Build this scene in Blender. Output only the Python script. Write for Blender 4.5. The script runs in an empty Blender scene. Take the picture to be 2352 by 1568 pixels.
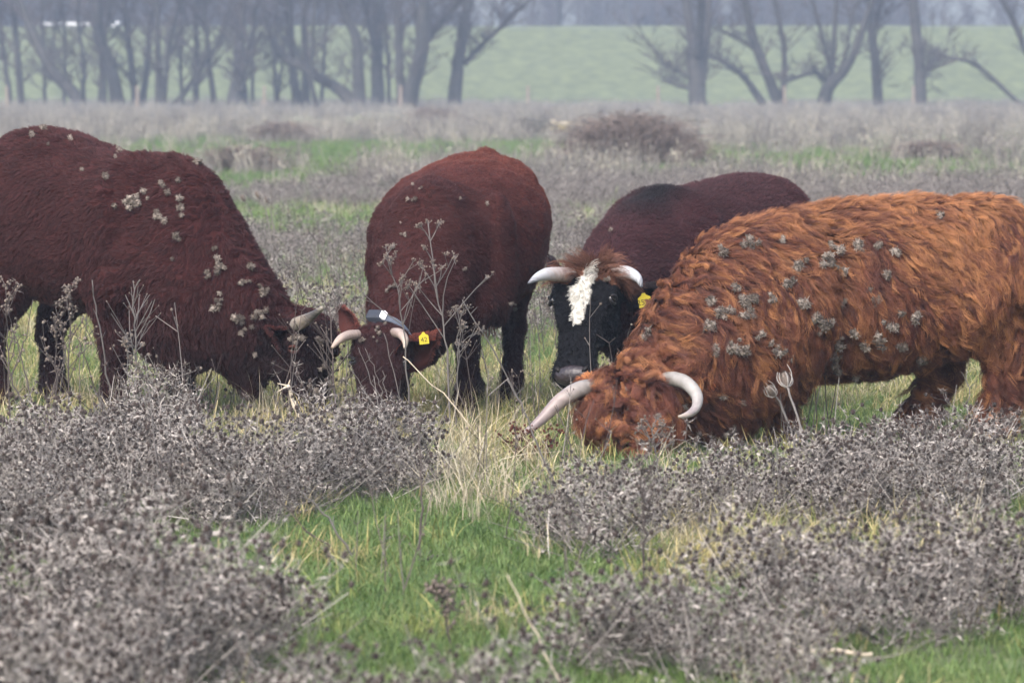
import bpy, bmesh, math, random
import numpy as np
from mathutils import Vector, Matrix
from mathutils.bvhtree import BVHTree
from mathutils.kdtree import KDTree
from mathutils.interpolate import poly_3d_calc

SC = bpy.context.scene
COL = SC.collection
RS = np.random.RandomState(11)
random.seed(11)

# ------------------------------------------------------------------ camera
CAM_H, FPX, HORIZON = 1.7, 10320.0, 181.0          # eye height, focal length and horizon row for a 2352 x 1568 picture
PITCH = math.atan((784 - HORIZON) / FPX)
cam_d = bpy.data.cameras.new('camera')
cam = bpy.data.objects.new('camera', cam_d)
COL.objects.link(cam)
cam.location = (0, 0, CAM_H)
cam.rotation_euler = (math.pi / 2 - PITCH, 0, 0)
cam_d.sensor_width = 36
cam_d.lens = 36 * FPX / 2352
cam_d.clip_start, cam_d.clip_end = 0.5, 3000
cam_d.dof.use_dof = True
cam_d.dof.focus_distance = 21.4
cam_d.dof.aperture_fstop = 6.0
SC.camera = cam

# ------------------------------------------------------------------ sky, sun, exposure
SUN_EL, SUN_ROT = math.radians(48), math.radians(205)
world = bpy.data.worlds.new('World')
SC.world = world
world.use_nodes = True
nt = world.node_tree
nt.nodes.clear()
sky = nt.nodes.new('ShaderNodeTexSky')
sky.sky_type = 'NISHITA'
sky.sun_disc = False
sky.sun_elevation, sky.sun_rotation = SUN_EL, SUN_ROT
sky.air_density, sky.dust_density, sky.ozone_density = 1.0, 4.0, 1.5
hs = nt.nodes.new('ShaderNodeHueSaturation')
hs.inputs['Saturation'].default_value = 0.72       # an even cloud cover takes most of the blue out
bgn = nt.nodes.new('ShaderNodeBackground')
bgn.inputs['Strength'].default_value = 0.15
out = nt.nodes.new('ShaderNodeOutputWorld')
nt.links.new(sky.outputs[0], hs.inputs['Color'])
nt.links.new(hs.outputs[0], bgn.inputs['Color'])
nt.links.new(bgn.outputs[0], out.inputs['Surface'])
sun_d = bpy.data.lights.new('sun', 'SUN')
sun_d.energy, sun_d.angle, sun_d.color = 0.6, math.radians(40), (1.0, 0.985, 0.965)
sun = bpy.data.objects.new('sun', sun_d)
COL.objects.link(sun)
sd = Vector((math.sin(SUN_ROT) * math.cos(SUN_EL), math.cos(SUN_ROT) * math.cos(SUN_EL), math.sin(SUN_EL)))
sun.rotation_euler = sd.to_track_quat('Z', 'Y').to_euler()
SC.view_settings.view_transform = 'Standard'
SC.view_settings.look = 'None'
SC.view_settings.gamma = 1
SC.view_settings.use_curve_mapping = False
SC.view_settings.exposure = 1.62
SC.cycles.max_bounces = 5
SC.cycles.diffuse_bounces = 3
SC.cycles.glossy_bounces = 2
SC.cycles.transmission_bounces = 2
SC.cycles.volume_bounces = 0
SC.cycles.use_denoising = True
SC.cycles_curves.shape = 'RIBBONS'
SC.cycles_curves.subdivisions = 2

# ------------------------------------------------------------------ helpers
FWD = np.array([0, math.cos(PITCH), -math.sin(PITCH)])
UPV = np.array([0, math.sin(PITCH), math.cos(PITCH)])
CAMP = np.array([0, 0, CAM_H])


def ray(px, py):
    v = FWD + np.array([1, 0, 0]) * (px - 1176) / FPX - UPV * (py - 784) / FPX
    return v


def P(px, py, d):
    """World point seen at (px, py), d metres away along the ground."""
    v = ray(px, py)
    return CAMP + v * (d / v[1])


def GD(py):
    return CAM_H * FPX / (py - HORIZON)


def G(px, py):
    v = ray(px, py)
    return CAMP + v * (-CAM_H / v[2])


def norm(v):
    v = np.asarray(v, float)
    n = np.linalg.norm(v, axis=-1, keepdims=True)
    return v / np.maximum(n, 1e-9)


_T = np.random.RandomState(5).rand(64, 64, 64)


def vnoise(p):
    """Smooth value noise in 0..1 at points p (N,3)."""
    p = np.asarray(p, float)
    i = np.floor(p).astype(int)
    f = p - i
    f = f * f * (3 - 2 * f)
    r = 0
    for a in (0, 1):
        for b in (0, 1):
            for c in (0, 1):
                w = (f[:, 0] if a else 1 - f[:, 0]) * (f[:, 1] if b else 1 - f[:, 1]) * (f[:, 2] if c else 1 - f[:, 2])
                r = r + w * _T[(i[:, 0] + a) % 64, (i[:, 1] + b) % 64, (i[:, 2] + c) % 64]
    return r


def fbm(p, o=3):
    p = np.asarray(p, float)
    s, a, t = 0, 1.0, 0
    for k in range(o):
        s = s + a * vnoise(p * 2 ** k + 17.3 * k)
        t += a
        a *= 0.5
    return s / t


def in_poly(x, y, poly):
    c = np.zeros(len(x), bool)
    n = len(poly)
    for i in range(n):
        x1, y1 = poly[i]
        x2, y2 = poly[(i + 1) % n]
        if y1 == y2:
            continue
        k = ((y1 > y) != (y2 > y)) & (x < (x2 - x1) * (y - y1) / (y2 - y1) + x1)
        c ^= k
    return c


def tag(o, label=None, cat=None, group=None, kind=None):
    for k, v in (('label', label), ('category', cat), ('group', group), ('kind', kind)):
        if v:
            o[k] = v
    return o


def empty(name, loc=(0, 0, 0), rz=0):
    o = bpy.data.objects.new(name, None)
    o.empty_display_size = 0.1
    o.location = loc
    o.rotation_euler = (0, 0, rz)
    COL.objects.link(o)
    return o


class MB:
    """Collects tubes, ellipsoids and triangles and links them as ONE mesh object."""

    def __init__(s):
        s.v, s.f, s.m = [], [], []

    def tri(s, pts, m=0):
        b = len(s.v)
        s.v += [tuple(p) for p in pts]
        s.f.append(tuple(range(b, b + len(pts))))
        s.m.append(m)

    def tube(s, pts, rad, n=5, m=0, cap=True):
        pts = np.asarray(pts, float)
        k = len(pts)
        rad = np.broadcast_to(np.asarray(rad, float), (k,))
        t = np.gradient(pts, axis=0)
        t = norm(t)
        ref = np.array([1.0, 0.13, 0.07]) if abs(t[0][0]) < 0.8 else np.array([0.1, 1.0, 0.2])
        b = len(s.v)
        for i in range(k):
            u = norm(np.cross(t[i], ref))
            w = np.cross(t[i], u)
            for j in range(n):
                a = 2 * math.pi * j / n
                s.v.append(tuple(pts[i] + rad[i] * (u * math.cos(a) + w * math.sin(a))))
        for i in range(k - 1):
            for j in range(n):
                j2 = (j + 1) % n
                s.f.append((b + i * n + j, b + i * n + j2, b + (i + 1) * n + j2, b + (i + 1) * n + j))
                s.m.append(m)
        if cap:
            s.f.append(tuple(b + j for j in range(n))[::-1])
            s.m.append(m)
            s.f.append(tuple(b + (k - 1) * n + j for j in range(n)))
            s.m.append(m)

    def rings(s, rings, m=0):
        """rings: list of (n,3) arrays, closed; ends capped."""
        n = len(rings[0])
        b = len(s.v)
        for r in rings:
            s.v += [tuple(p) for p in r]
        for i in range(len(rings) - 1):
            for j in range(n):
                j2 = (j + 1) % n
                s.f.append((b + i * n + j, b + i * n + j2, b + (i + 1) * n + j2, b + (i + 1) * n + j))
                s.m.append(m)
        s.f.append(tuple(b + j for j in range(n))[::-1])
        s.m.append(m)
        e = b + (len(rings) - 1) * n
        s.f.append(tuple(e + j for j in range(n)))
        s.m.append(m)

    def ball(s, c, r, m=0, axes=None, seg=8, ring=5):
        c = np.asarray(c, float)
        r = np.broadcast_to(np.asarray(r, float), (3,))
        A = np.eye(3) if axes is None else np.asarray(axes, float)
        b = len(s.v)
        s.v.append(tuple(c + A[2] * r[2]))
        for i in range(1, ring):
            th = math.pi * i / ring
            for j in range(seg):
                a = 2 * math.pi * j / seg
                s.v.append(tuple(c + A[0] * r[0] * math.sin(th) * math.cos(a) + A[1] * r[1] * math.sin(th) * math.sin(a) + A[2] * r[2] * math.cos(th)))
        s.v.append(tuple(c - A[2] * r[2]))
        for j in range(seg):
            s.f.append((b, b + 1 + j, b + 1 + (j + 1) % seg))
            s.m.append(m)
        for i in range(ring - 2):
            for j in range(seg):
                p, q = b + 1 + i * seg, b + 1 + (i + 1) * seg
                s.f.append((p + j, q + j, q + (j + 1) % seg, p + (j + 1) % seg))
                s.m.append(m)
        p, e = b + 1 + (ring - 2) * seg, len(s.v) - 1
        for j in range(seg):
            s.f.append((e, p + (j + 1) % seg, p + j))
            s.m.append(m)

    def mesh(s, name, mats, smooth=False):
        me = bpy.data.meshes.new(name)
        me.from_pydata(s.v, [], s.f)
        for mt in (mats if isinstance(mats, (list, tuple)) else [mats]):
            me.materials.append(mt)
        me.polygons.foreach_set('material_index', s.m)
        if smooth:
            me.polygons.foreach_set('use_smooth', [True] * len(s.f))
        me.update()
        return me

    def build(s, name, mats, parent=None, smooth=False):
        return link(name, s.mesh(name, mats, smooth), parent)


def link(name, data, parent=None):
    o = bpy.data.objects.new(name, data)
    COL.objects.link(o)
    if parent is not None:
        o.parent = parent
    return o


# ------------------------------------------------------------------ materials
def mat(name, base, rough=0.8, var=0.0, scale=20.0, spec=0.25, attr=None, island=0.0, bump=0.0, alt=None, randmix=None, transl=0.0):
    m = bpy.data.materials.new(name)
    m.use_nodes = True
    n = m.node_tree.nodes
    l = m.node_tree.links
    p = n['Principled BSDF']
    p.inputs['Roughness'].default_value = rough
    p.inputs['Specular IOR Level'].default_value = spec
    src = None
    if attr:
        a = n.new('ShaderNodeAttribute')
        a.attribute_name = attr
        src = a.outputs['Color']
    else:
        r = n.new('ShaderNodeRGB')
        r.outputs[0].default_value = (*base, 1)
        src = r.outputs[0]
    if randmix is not None:                          # each plant its own tint
        oi = n.new('ShaderNodeObjectInfo')
        rp = n.new('ShaderNodeValToRGB')
        rp.color_ramp.interpolation = 'LINEAR'
        els = rp.color_ramp.elements
        while len(els) < len(randmix):
            els.new(0.5)
        for i, c in enumerate(randmix):
            els[i].position = i / (len(randmix) - 1)
            els[i].color = (*c, 1)
        l.new(oi.outputs['Random'], rp.inputs[0])
        src = rp.outputs[0]
    if var or alt:
        tc = n.new('ShaderNodeTexCoord')
        nz = n.new('ShaderNodeTexNoise')
        nz.inputs['Scale'].default_value = scale
        nz.inputs['Detail'].default_value = 5
        l.new(tc.outputs['Object'], nz.inputs['Vector'])
        if alt:
            mx = n.new('ShaderNodeMixRGB')
            rm = n.new('ShaderNodeMapRange')
            rm.inputs[1].default_value, rm.inputs[2].default_value = 0.42, 0.6
            l.new(nz.outputs[0], rm.inputs[0])
            l.new(rm.outputs[0], mx.inputs[0])
            l.new(src, mx.inputs[1])
            mx.inputs[2].default_value = (*alt, 1)
            src = mx.outputs[0]
        if var:
            rm = n.new('ShaderNodeMapRange')
            rm.inputs[1].default_value, rm.inputs[2].default_value = 0.3, 0.7
            rm.inputs[3].default_value, rm.inputs[4].default_value = 1 - var, 1 + var
            l.new(nz.outputs[0], rm.inputs[0])
            mx = n.new('ShaderNodeVectorMath')
            mx.operation = 'SCALE'
            l.new(src, mx.inputs[0])
            l.new(rm.outputs[0], mx.inputs['Scale'])
            src = mx.outputs[0]
        if bump:
            b = n.new('ShaderNodeBump')
            b.inputs['Strength'].default_value = bump
            b.inputs['Distance'].default_value = 0.02
            l.new(nz.outputs[0], b.inputs['Height'])
            l.new(b.outputs[0], p.inputs['Normal'])
    if island:
        g = n.new('ShaderNodeNewGeometry')
        rm = n.new('ShaderNodeMapRange')
        rm.inputs[3].default_value, rm.inputs[4].default_value = 1 - island, 1 + island
        l.new(g.outputs['Random Per Island'], rm.inputs[0])
        mx = n.new('ShaderNodeVectorMath')
        mx.operation = 'SCALE'
        l.new(src, mx.inputs[0])
        l.new(rm.outputs[0], mx.inputs['Scale'])
        src = mx.outputs[0]
    l.new(src, p.inputs['Base Color'])
    if transl:
        t = n.new('ShaderNodeBsdfTranslucent')
        l.new(src, t.inputs['Color'])
        ms = n.new('ShaderNodeMixShader')
        ms.inputs[0].default_value = transl
        l.new(p.outputs[0], ms.inputs[1])
        l.new(t.outputs[0], ms.inputs[2])
        l.new(ms.outputs[0], n['Material Output'].inputs['Surface'])
    return m


M = {}
M['stem'] = mat('dead_stem', (0.155, 0.137, 0.126), 0.9, island=0.7)
M['bract'] = mat('dry_bract', (0.33, 0.298, 0.27), 0.9, island=0.65)
M['head'] = mat('seed_head', (0.042, 0.031, 0.027), 0.95, island=0.4)
M['grey_stem'] = mat('grey_stem', (0.125, 0.112, 0.105), 0.9, island=0.3)
M['dark_stem'] = mat('dark_stem', (0.075, 0.06, 0.055), 0.9, island=0.3)
M['pale_stem'] = mat('pale_stalk', (0.50, 0.42, 0.32), 0.8, var=0.3, scale=30)
M['umbel'] = mat('umbel_seed', (0.15, 0.12, 0.10), 0.95, island=0.3)
M['dock'] = mat('dock_seed', (0.07, 0.022, 0.015), 0.95, island=0.3)
M['grass'] = mat('green_grass', (0.1, 0.2, 0.04), 0.55, spec=0.35, island=0.35, transl=0.25,
                 randmix=[(0.068, 0.125, 0.034), (0.095, 0.155, 0.042), (0.125, 0.185, 0.05), (0.18, 0.20, 0.075)])
M['mixed'] = mat('mixed_grass', (0.2, 0.2, 0.07), 0.65, island=0.45, transl=0.25,
                 randmix=[(0.17, 0.22, 0.06), (0.30, 0.28, 0.10), (0.38, 0.30, 0.14), (0.42, 0.36, 0.22)])
M['dry'] = mat('dry_grass', (0.44, 0.38, 0.27), 0.8, island=0.35, transl=0.2,
               randmix=[(0.40, 0.33, 0.22), (0.48, 0.42, 0.31), (0.36, 0.31, 0.23)])
M['far_stem'] = mat('far_stem', (0.20, 0.17, 0.15), 0.95, island=0.5,
                    randmix=[(0.115, 0.10, 0.092), (0.19, 0.172, 0.15), (0.29, 0.265, 0.21)])
M['bark'] = mat('bark', (0.042, 0.038, 0.034), 0.95, var=0.35, scale=3, bump=0.6)
M['twig'] = mat('twig', (0.06, 0.048, 0.045), 0.95, island=0.3)
M['post'] = mat('weathered_post', (0.21, 0.165, 0.13), 0.9, var=0.3, scale=8)
M['white'] = mat('white_paint', (0.8, 0.8, 0.8), 0.5, var=0.06, scale=4)
M['log'] = mat('log_bark', (0.10, 0.093, 0.075), 0.95, var=0.4, scale=4, alt=(0.05, 0.045, 0.04), bump=0.8)
M['log_pale'] = mat('bare_wood', (0.26, 0.225, 0.16), 0.9, var=0.3, scale=5)
M['lichen'] = mat('yellow_lichen', (0.24, 0.195, 0.07), 0.95, var=0.3, scale=12)
M['bramble'] = mat('bramble', (0.13, 0.10, 0.085), 0.95, island=0.45)
M['eye'] = mat('eye_ball', (0.008, 0.005, 0.004), 0.08, spec=0.6)
M['lid'] = mat('eyelid_skin', (0.06, 0.018, 0.013), 0.6)
M['dark_skin'] = mat('dark_skin', (0.018, 0.016, 0.017), 0.45, var=0.2, scale=30)
M['nose'] = mat('nose_leather', (0.022, 0.015, 0.017), 0.32, var=0.25, scale=60, bump=0.3, spec=0.5)
M['nostril'] = mat('nostril', (0.006, 0.004, 0.004), 0.6)
M['hoof'] = mat('hoof_horn', (0.03, 0.026, 0.022), 0.5)
M['horn'] = mat('horn', (0.5, 0.4, 0.33), 0.38, attr='tint', var=0.13, scale=26, spec=0.4, bump=0.12)
M['skin'] = mat('hide', (0.1, 0.05, 0.04), 0.9, attr='tint', spec=0.1)
M['burr'] = mat('burr', (0.30, 0.25, 0.21), 0.95, randmix=[(0.09, 0.072, 0.06), (0.155, 0.128, 0.108), (0.25, 0.21, 0.178)])
M['tag'] = mat('yellow_plastic', (0.55, 0.44, 0.035), 0.5)
M['ink'] = mat('black_print', (0.015, 0.015, 0.015), 0.6)
M['strap'] = mat('collar_strap', (0.07, 0.08, 0.105), 0.55, var=0.1, scale=40)
M['box'] = mat('collar_plastic', (0.03, 0.034, 0.045), 0.4, var=0.1, scale=40)
M['metal'] = mat('buckle', (0.6, 0.6, 0.62), 0.35)


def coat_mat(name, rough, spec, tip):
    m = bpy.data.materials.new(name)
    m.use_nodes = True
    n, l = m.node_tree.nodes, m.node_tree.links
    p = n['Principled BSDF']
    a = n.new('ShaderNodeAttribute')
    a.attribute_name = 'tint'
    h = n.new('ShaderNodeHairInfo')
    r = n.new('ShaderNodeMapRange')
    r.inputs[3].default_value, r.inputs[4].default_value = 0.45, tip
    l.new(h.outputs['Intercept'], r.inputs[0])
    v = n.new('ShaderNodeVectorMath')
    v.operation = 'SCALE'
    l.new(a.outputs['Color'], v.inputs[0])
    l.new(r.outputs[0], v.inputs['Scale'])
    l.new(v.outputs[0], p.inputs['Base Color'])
    p.inputs['Roughness'].default_value = rough
    p.inputs['Specular IOR Level'].default_value = spec
    return m


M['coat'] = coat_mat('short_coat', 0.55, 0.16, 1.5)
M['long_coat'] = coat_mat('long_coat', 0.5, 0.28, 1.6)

# ------------------------------------------------------------------ the lie of the land
POLYS = [   # where the dead thistles stand thick, as ground patches near the herd
    [(-400, 1085), (420, 1090), (540, 1120), (820, 1130), (1030, 1125), (990, 1190), (880, 1250), (600, 1262), (430, 1255), (-300, 1285)],
    [(-400, 1350), (250, 1345), (430, 1375), (520, 1450), (560, 1560), (600, 1680), (900, 1745), (1060, 1780), (1120, 2000), (-600, 2000)],
    [(1250, 1240), (1300, 1225), (1440, 1265), (1600, 1262), (1690, 1180), (1850, 1135), (2700, 1105), (2700, 1235), (1900, 1225), (1560, 1205), (1500, 1300), (1290, 1310)],
    [(1680, 1425), (1900, 1405), (2700, 1390), (2700, 1465), (2100, 1465), (1750, 1455)],
    [(1310, 1525), (1600, 1515), (1900, 1530), (1850, 1570), (1500, 1585), (1290, 1575)],
    [(1640, 1640), (1900, 1630), (1950, 1700), (1600, 1710)],
]


def to_px(x, y):
    """Ground point -> picture row and column."""
    dx, dy, dz = x, y, -CAM_H
    f = dy * FWD[1] + dz * FWD[2]
    u = dy * UPV[1] + dz * UPV[2]
    return 1176 + FPX * dx / f, 784 - FPX * u / f


def thicket(x, y):
    """0..1: how thick the dead thistles stand at ground points."""
    x, y = np.asarray(x, float), np.asarray(y, float)
    wob = (fbm(np.c_[x * 1.6, y * 0.9, 0 * x + 3], 3) - 0.5)
    px, py = to_px(x + wob * 0.5, np.maximum(y + wob * 1.6, 6))
    near = np.zeros(len(x))
    for pl in POLYS:
        near = np.maximum(near, in_poly(px, py, pl).astype(float))
    gap = np.clip((fbm(np.c_[x * 1.9, y * 1.1, 0 * x + 9], 3) - 0.40) * 5.5, 0.06, 1)
    near = near * gap * np.where(py > 1385, 0.78, 1)
    n1 = fbm(np.c_[x * 0.16, y * 0.075, 0 * x + 1], 3)
    n2 = fbm(np.c_[x * 0.6, y * 0.3, 0 * x + 6], 2)
    band = np.interp(y, [20, 24, 30, 35, 39, 45, 58, 66, 75, 88, 105, 122, 150, 210, 240, 262], [-0.2, -0.3, -0.3, -0.25, 0.1, 0.7, 0.8, 0.3, -0.1, -0.15, 0.0, 0.45, 0.66, 0.85, 1.1, 0.6])
    far = np.clip((band - 0.5) + (n1 - 0.5) * 3.4 + (n2 - 0.5) * 1.8 + 0.45, 0, 1)
    return np.where(py > 1000, near, far * (y < 268))


def green(x, y):
    x, y = np.asarray(x, float), np.asarray(y, float)
    n = fbm(np.c_[x * 0.35, y * 0.16, 0 * x + 21], 3)
    n2 = fbm(np.c_[x * 1.3, y * 0.7, 0 * x + 2], 2)
    b = np.interp(y, [12, 16.5, 18, 20, 23, 30, 33, 38, 42, 52, 68, 80, 105, 122, 160, 260], [1, 0.95, 0.6, 0.45, 0.5, 0.6, 1.0, 1.05, 0.65, 0.5, 1.0, 1.25, 1.05, 0.65, 0.45, 0.25])
    px, py = to_px(x, np.maximum(y, 6))
    b = np.where((px > 1500) & (py > 1180) & (py < 1330), b * 0.45, b)
    return np.clip(b + (n - 0.5) * 1.5 + (n2 - 0.5) * 0.6, 0, 1)


def ground_z(x, y):
    return (fbm(np.c_[np.asarray(x) * 0.7, np.asarray(y) * 0.5, np.asarray(x) * 0 + 4], 2) - 0.5) * 0.07


ys = np.unique(np.concatenate([np.linspace(-30, 9, 8), np.linspace(10, 45, 120), np.linspace(45, 130, 120), np.linspace(130, 290, 60), np.linspace(300, 420, 8)]))
xs = np.unique(np.concatenate([np.linspace(-240, -40, 20), np.linspace(-40, -8, 40), np.linspace(-8, 8, 110), np.linspace(8, 40, 40), np.linspace(40, 240, 20)]))
XX, YY = np.meshgrid(xs, ys)
gx, gy = XX.ravel(), YY.ravel()
gv = np.c_[gx, gy, ground_z(gx, gy)]
W = len(xs)
gf = [(j * W + i, j * W + i + 1, (j + 1) * W + i + 1, (j + 1) * W + i) for j in range(len(ys) - 1) for i in range(W - 1)]
me = bpy.data.meshes.new('ground')
me.from_pydata(gv.tolist(), [], gf)
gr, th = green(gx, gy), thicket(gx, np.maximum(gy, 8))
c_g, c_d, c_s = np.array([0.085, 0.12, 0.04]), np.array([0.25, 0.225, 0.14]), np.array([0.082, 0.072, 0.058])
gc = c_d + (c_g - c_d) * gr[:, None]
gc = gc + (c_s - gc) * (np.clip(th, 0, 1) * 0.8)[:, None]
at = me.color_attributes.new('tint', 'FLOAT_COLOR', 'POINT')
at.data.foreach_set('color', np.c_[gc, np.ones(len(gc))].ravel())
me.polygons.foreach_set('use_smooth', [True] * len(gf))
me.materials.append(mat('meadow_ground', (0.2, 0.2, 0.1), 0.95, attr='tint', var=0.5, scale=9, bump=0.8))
ground = link('ground', me)
tag(ground, kind='structure')

# dike: a grass bank across the far side of the field
DK = [(274, -0.05), (277, 0.25), (296, 4.75), (298.5, 5.1), (303, 5.12), (306, 4.7), (330, -0.05)]
dx_ = np.linspace(-238, 238, 160)
dv, df = [], []
prof = []
for (a, b), (c, d) in zip(DK[:-1], DK[1:]):
    for k in range(5):
        t = k / 5
        prof.append((a + (c - a) * t, b + (d - b) * t))
prof.append(DK[-1])
for yy, zz in prof:
    for x in dx_:
        dv.append((x, yy + 1.5 * math.sin(x * 0.05), zz + 0.12 * math.sin(x * 0.21 + yy) * (1 if 0.3 < zz else 0) + 0.0012 * x))
for j in range(len(prof) - 1):
    for i in range(len(dx_) - 1):
        w = len(dx_)
        df.append((j * w + i, j * w + i + 1, (j + 1) * w + i + 1, (j + 1) * w + i))
me = bpy.data.meshes.new('dike')
me.from_pydata(dv, [], df)
me.polygons.foreach_set('use_smooth', [True] * len(df))
me.materials.append(mat('dike_grass', (0.092, 0.104, 0.043), 0.95, var=0.35, scale=1.3))
dike = tag(link('dike', me), kind='structure')


# ------------------------------------------------------------------ scatter (only for what nobody could count)
def scatter(name, pts, rot, scl, idx, sources):
    c = bpy.data.collections.new(name + '_kinds')
    for k, s in enumerate(sources):
        o = bpy.data.objects.new('%s_kind_%02d' % (name, k), s)
        c.objects.link(o)
    me = bpy.data.meshes.new(name)
    me.from_pydata(np.asarray(pts).tolist(), [], [])
    a = me.attributes.new('turn', 'FLOAT_VECTOR', 'POINT')
    a.data.foreach_set('vector', np.asarray(rot, np.float32).ravel())
    a = me.attributes.new('size', 'FLOAT', 'POINT')
    a.data.foreach_set('value', np.asarray(scl, np.float32))
    a = me.attributes.new('which', 'INT', 'POINT')
    a.data.foreach_set('value', np.asarray(idx, np.int32))
    o = link(name, me)
    ng = bpy.data.node_groups.new(name, 'GeometryNodeTree')
    ng.interface.new_socket('Geometry', in_out='INPUT', socket_type='NodeSocketGeometry')
    ng.interface.new_socket('Geometry', in_out='OUTPUT', socket_type='NodeSocketGeometry')
    N, L = ng.nodes, ng.links
    gi, go = N.new('NodeGroupInput'), N.new('NodeGroupOutput')
    ci = N.new('GeometryNodeCollectionInfo')
    ci.inputs['Collection'].default_value = c
    ci.inputs['Separate Children'].default_value = True
    ci.inputs['Reset Children'].default_value = True
    ip = N.new('GeometryNodeInstanceOnPoints')
    ip.inputs['Pick Instance'].default_value = True

    def na(nm, t):
        q = N.new('GeometryNodeInputNamedAttribute')
        q.data_type = t
        q.inputs['Name'].default_value = nm
        return q.outputs['Attribute']
    L.new(gi.outputs[0], ip.inputs['Points'])
    L.new(ci.outputs[0], ip.inputs['Instance'])
    L.new(na('which', 'INT'), ip.inputs['Instance Index'])
    L.new(na('turn', 'FLOAT_VECTOR'), ip.inputs['Rotation'])
    L.new(na('size', 'FLOAT'), ip.inputs['Scale'])
    L.new(ip.outputs[0], go.inputs[0])
    md = o.modifiers.new('scatter', 'NODES')
    md.node_group = ng
    tag(o, kind='stuff')
    return o


def rdir(rs, up=0.0, spread=1.0):
    a = rs.rand() * 2 * math.pi
    v = np.array([math.cos(a) * spread, math.sin(a) * spread, up])
    return norm(v)


def curve_pts(a, b, bend, k, rs):
    a, b = np.asarray(a, float), np.asarray(b, float)
    side = rs.randn(3) * bend * np.linalg.norm(b - a)
    t = np.linspace(0, 1, k)[:, None]
    return a + (b - a) * t + side * (t * (1 - t)) * 2


def spiky_head(mb, c, d, r, rs, nb=7, ln=0.028):
    mb.ball(c, r * np.array([1, 1, 1.15]), 2, seg=5, ring=3)
    d = norm(d)
    u = norm(np.cross(d, [0.3, 0.5, 0.81]))
    w = np.cross(d, u)
    p0 = rs.rand() * 6.28
    for i in range(nb):
        a = p0 + i * 6.283 / nb + rs.randn() * 0.2
        o = norm(u * math.cos(a) + w * math.sin(a) + d * (0.25 + rs.randn() * 0.3))
        t = np.cross(o, d)
        q = c - d * r * 0.5
        L_ = ln * (0.7 + 0.6 * rs.rand())
        mb.tri([q + t * 0.0024, q - t * 0.0024, q + o * L_], 1)


def thistle(seed, h=0.45, nmain=3, spread=0.24, rich=1.0):
    rs = np.random.RandomState(seed)
    mb = MB()

    def leaf_star(p, n, ln):
        for _ in range(n):
            o = rdir(rs, rs.uniform(-0.5, 0.7))
            t = norm(np.cross(o, rs.randn(3)))
            w = 0.0035 + 0.003 * rs.rand()
            q = p + o * ln * (0.6 + 0.7 * rs.rand())
            md = p + o * ln * 0.35 + np.array([0, 0, 0.004])
            mb.tri([p, md + t * w, q, md - t * w], 1)

    for i in range(nmain):
        top = np.array([rs.randn() * spread * 0.45, rs.randn() * spread * 0.45, h * (0.5 + 0.3 * rs.rand())])
        base = np.array([rs.randn() * 0.03, rs.randn() * 0.03, -0.02])
        st = curve_pts(base, top, 0.07, 5, rs)
        mb.tube(st, np.linspace(0.0036, 0.0026, 5), 3, 0, False)
        for z in (0.3, 0.55, 0.8):
            leaf_star(base + (top - base) * z, 2, 0.06)
        nb = int((5 + rs.randint(3)) * rich)
        for b in range(nb):
            s0 = st[rs.randint(1, 5)]
            o = rdir(rs, rs.uniform(0.35, 1.1))
            e = s0 + o * h * rs.uniform(0.25, 0.55)
            e[2] = max(e[2], 0.05)
            br = curve_pts(s0, e, 0.1, 4, rs)
            mb.tube(br, np.linspace(0.0026, 0.0018, 4), 3, 0, False)
            leaf_star(br[2], 1, 0.05)
            for s_ in range(int(3 + rs.randint(2))):
                f0 = br[rs.randint(2, 4)]
                o2 = rdir(rs, rs.uniform(0.2, 1.3))
                e2 = f0 + o2 * rs.uniform(0.05, 0.14)
                mb.tube([f0, (f0 + e2) / 2 + rs.randn(3) * 0.004, e2], [0.0018, 0.0016, 0.0014], 3, 0, False)
                spiky_head(mb, e2, e2 - f0, 0.0088 + 0.0055 * rs.rand(), rs, 6, 0.048)
                if rs.rand() < 0.6:
                    leaf_star((f0 + e2) / 2, 2, 0.03)
    for _ in range(8):                     # long bare twigs that stick out of the clump
        p = np.array([rs.randn() * spread * 0.5, rs.randn() * spread * 0.5, 0])
        o = rdir(rs, rs.uniform(0.25, 1.6))
        q = curve_pts(p, p + o * h * rs.uniform(0.6, 1.35), 0.05, 4, rs)
        mb.tube(q, np.linspace(0.0032, 0.0018, 4), 3, 0 if rs.rand() < 0.5 else 1, False)
    for _ in range(int(10 * rich)):        # dead leaves and fallen bits low down
        p = np.array([rs.randn() * spread * 0.6, rs.randn() * spread * 0.6, abs(rs.randn()) * 0.05])
        o = rdir(rs, rs.uniform(0, 0.8))
        mb.tube([p, p + o * rs.uniform(0.06, 0.2)], [0.0022, 0.0014], 3, 0, False)
        if rs.rand() < .5:
            leaf_star(p, 2, 0.05)
    return mb


def grass_tuft(seed, n, h0, h1, w, lean, seg=3, spread=0.06, mat_='grass'):
    rs = np.random.RandomState(seed)
    mb = MB()
    for i in range(n):
        p = np.array([rs.randn() * spread, rs.randn() * spread, -0.01])
        h = rs.uniform(h0, h1)
        o = rdir(rs)
        l = lean * rs.uniform(0.2, 1.3)
        s = np.array([-o[1], o[0], 0]) * w * rs.uniform(0.6, 1.2)
        prev = None
        for k in range(seg + 1):
            t = k / seg
            c = p + np.array([0, 0, h]) * (t - 0.35 * l * t * t) + o * h * l * t * t
            ww = s * (1 - t) ** 0.6
            if k == seg:
                mb.tri([prev[0], prev[1], c])
            elif prev is not None:
                mb.tri([prev[0], prev[1], c - ww, c + ww])
            prev = (c + ww, c - ww)
    return mb.mesh('tuft_%d' % seed, M[mat_])


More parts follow.
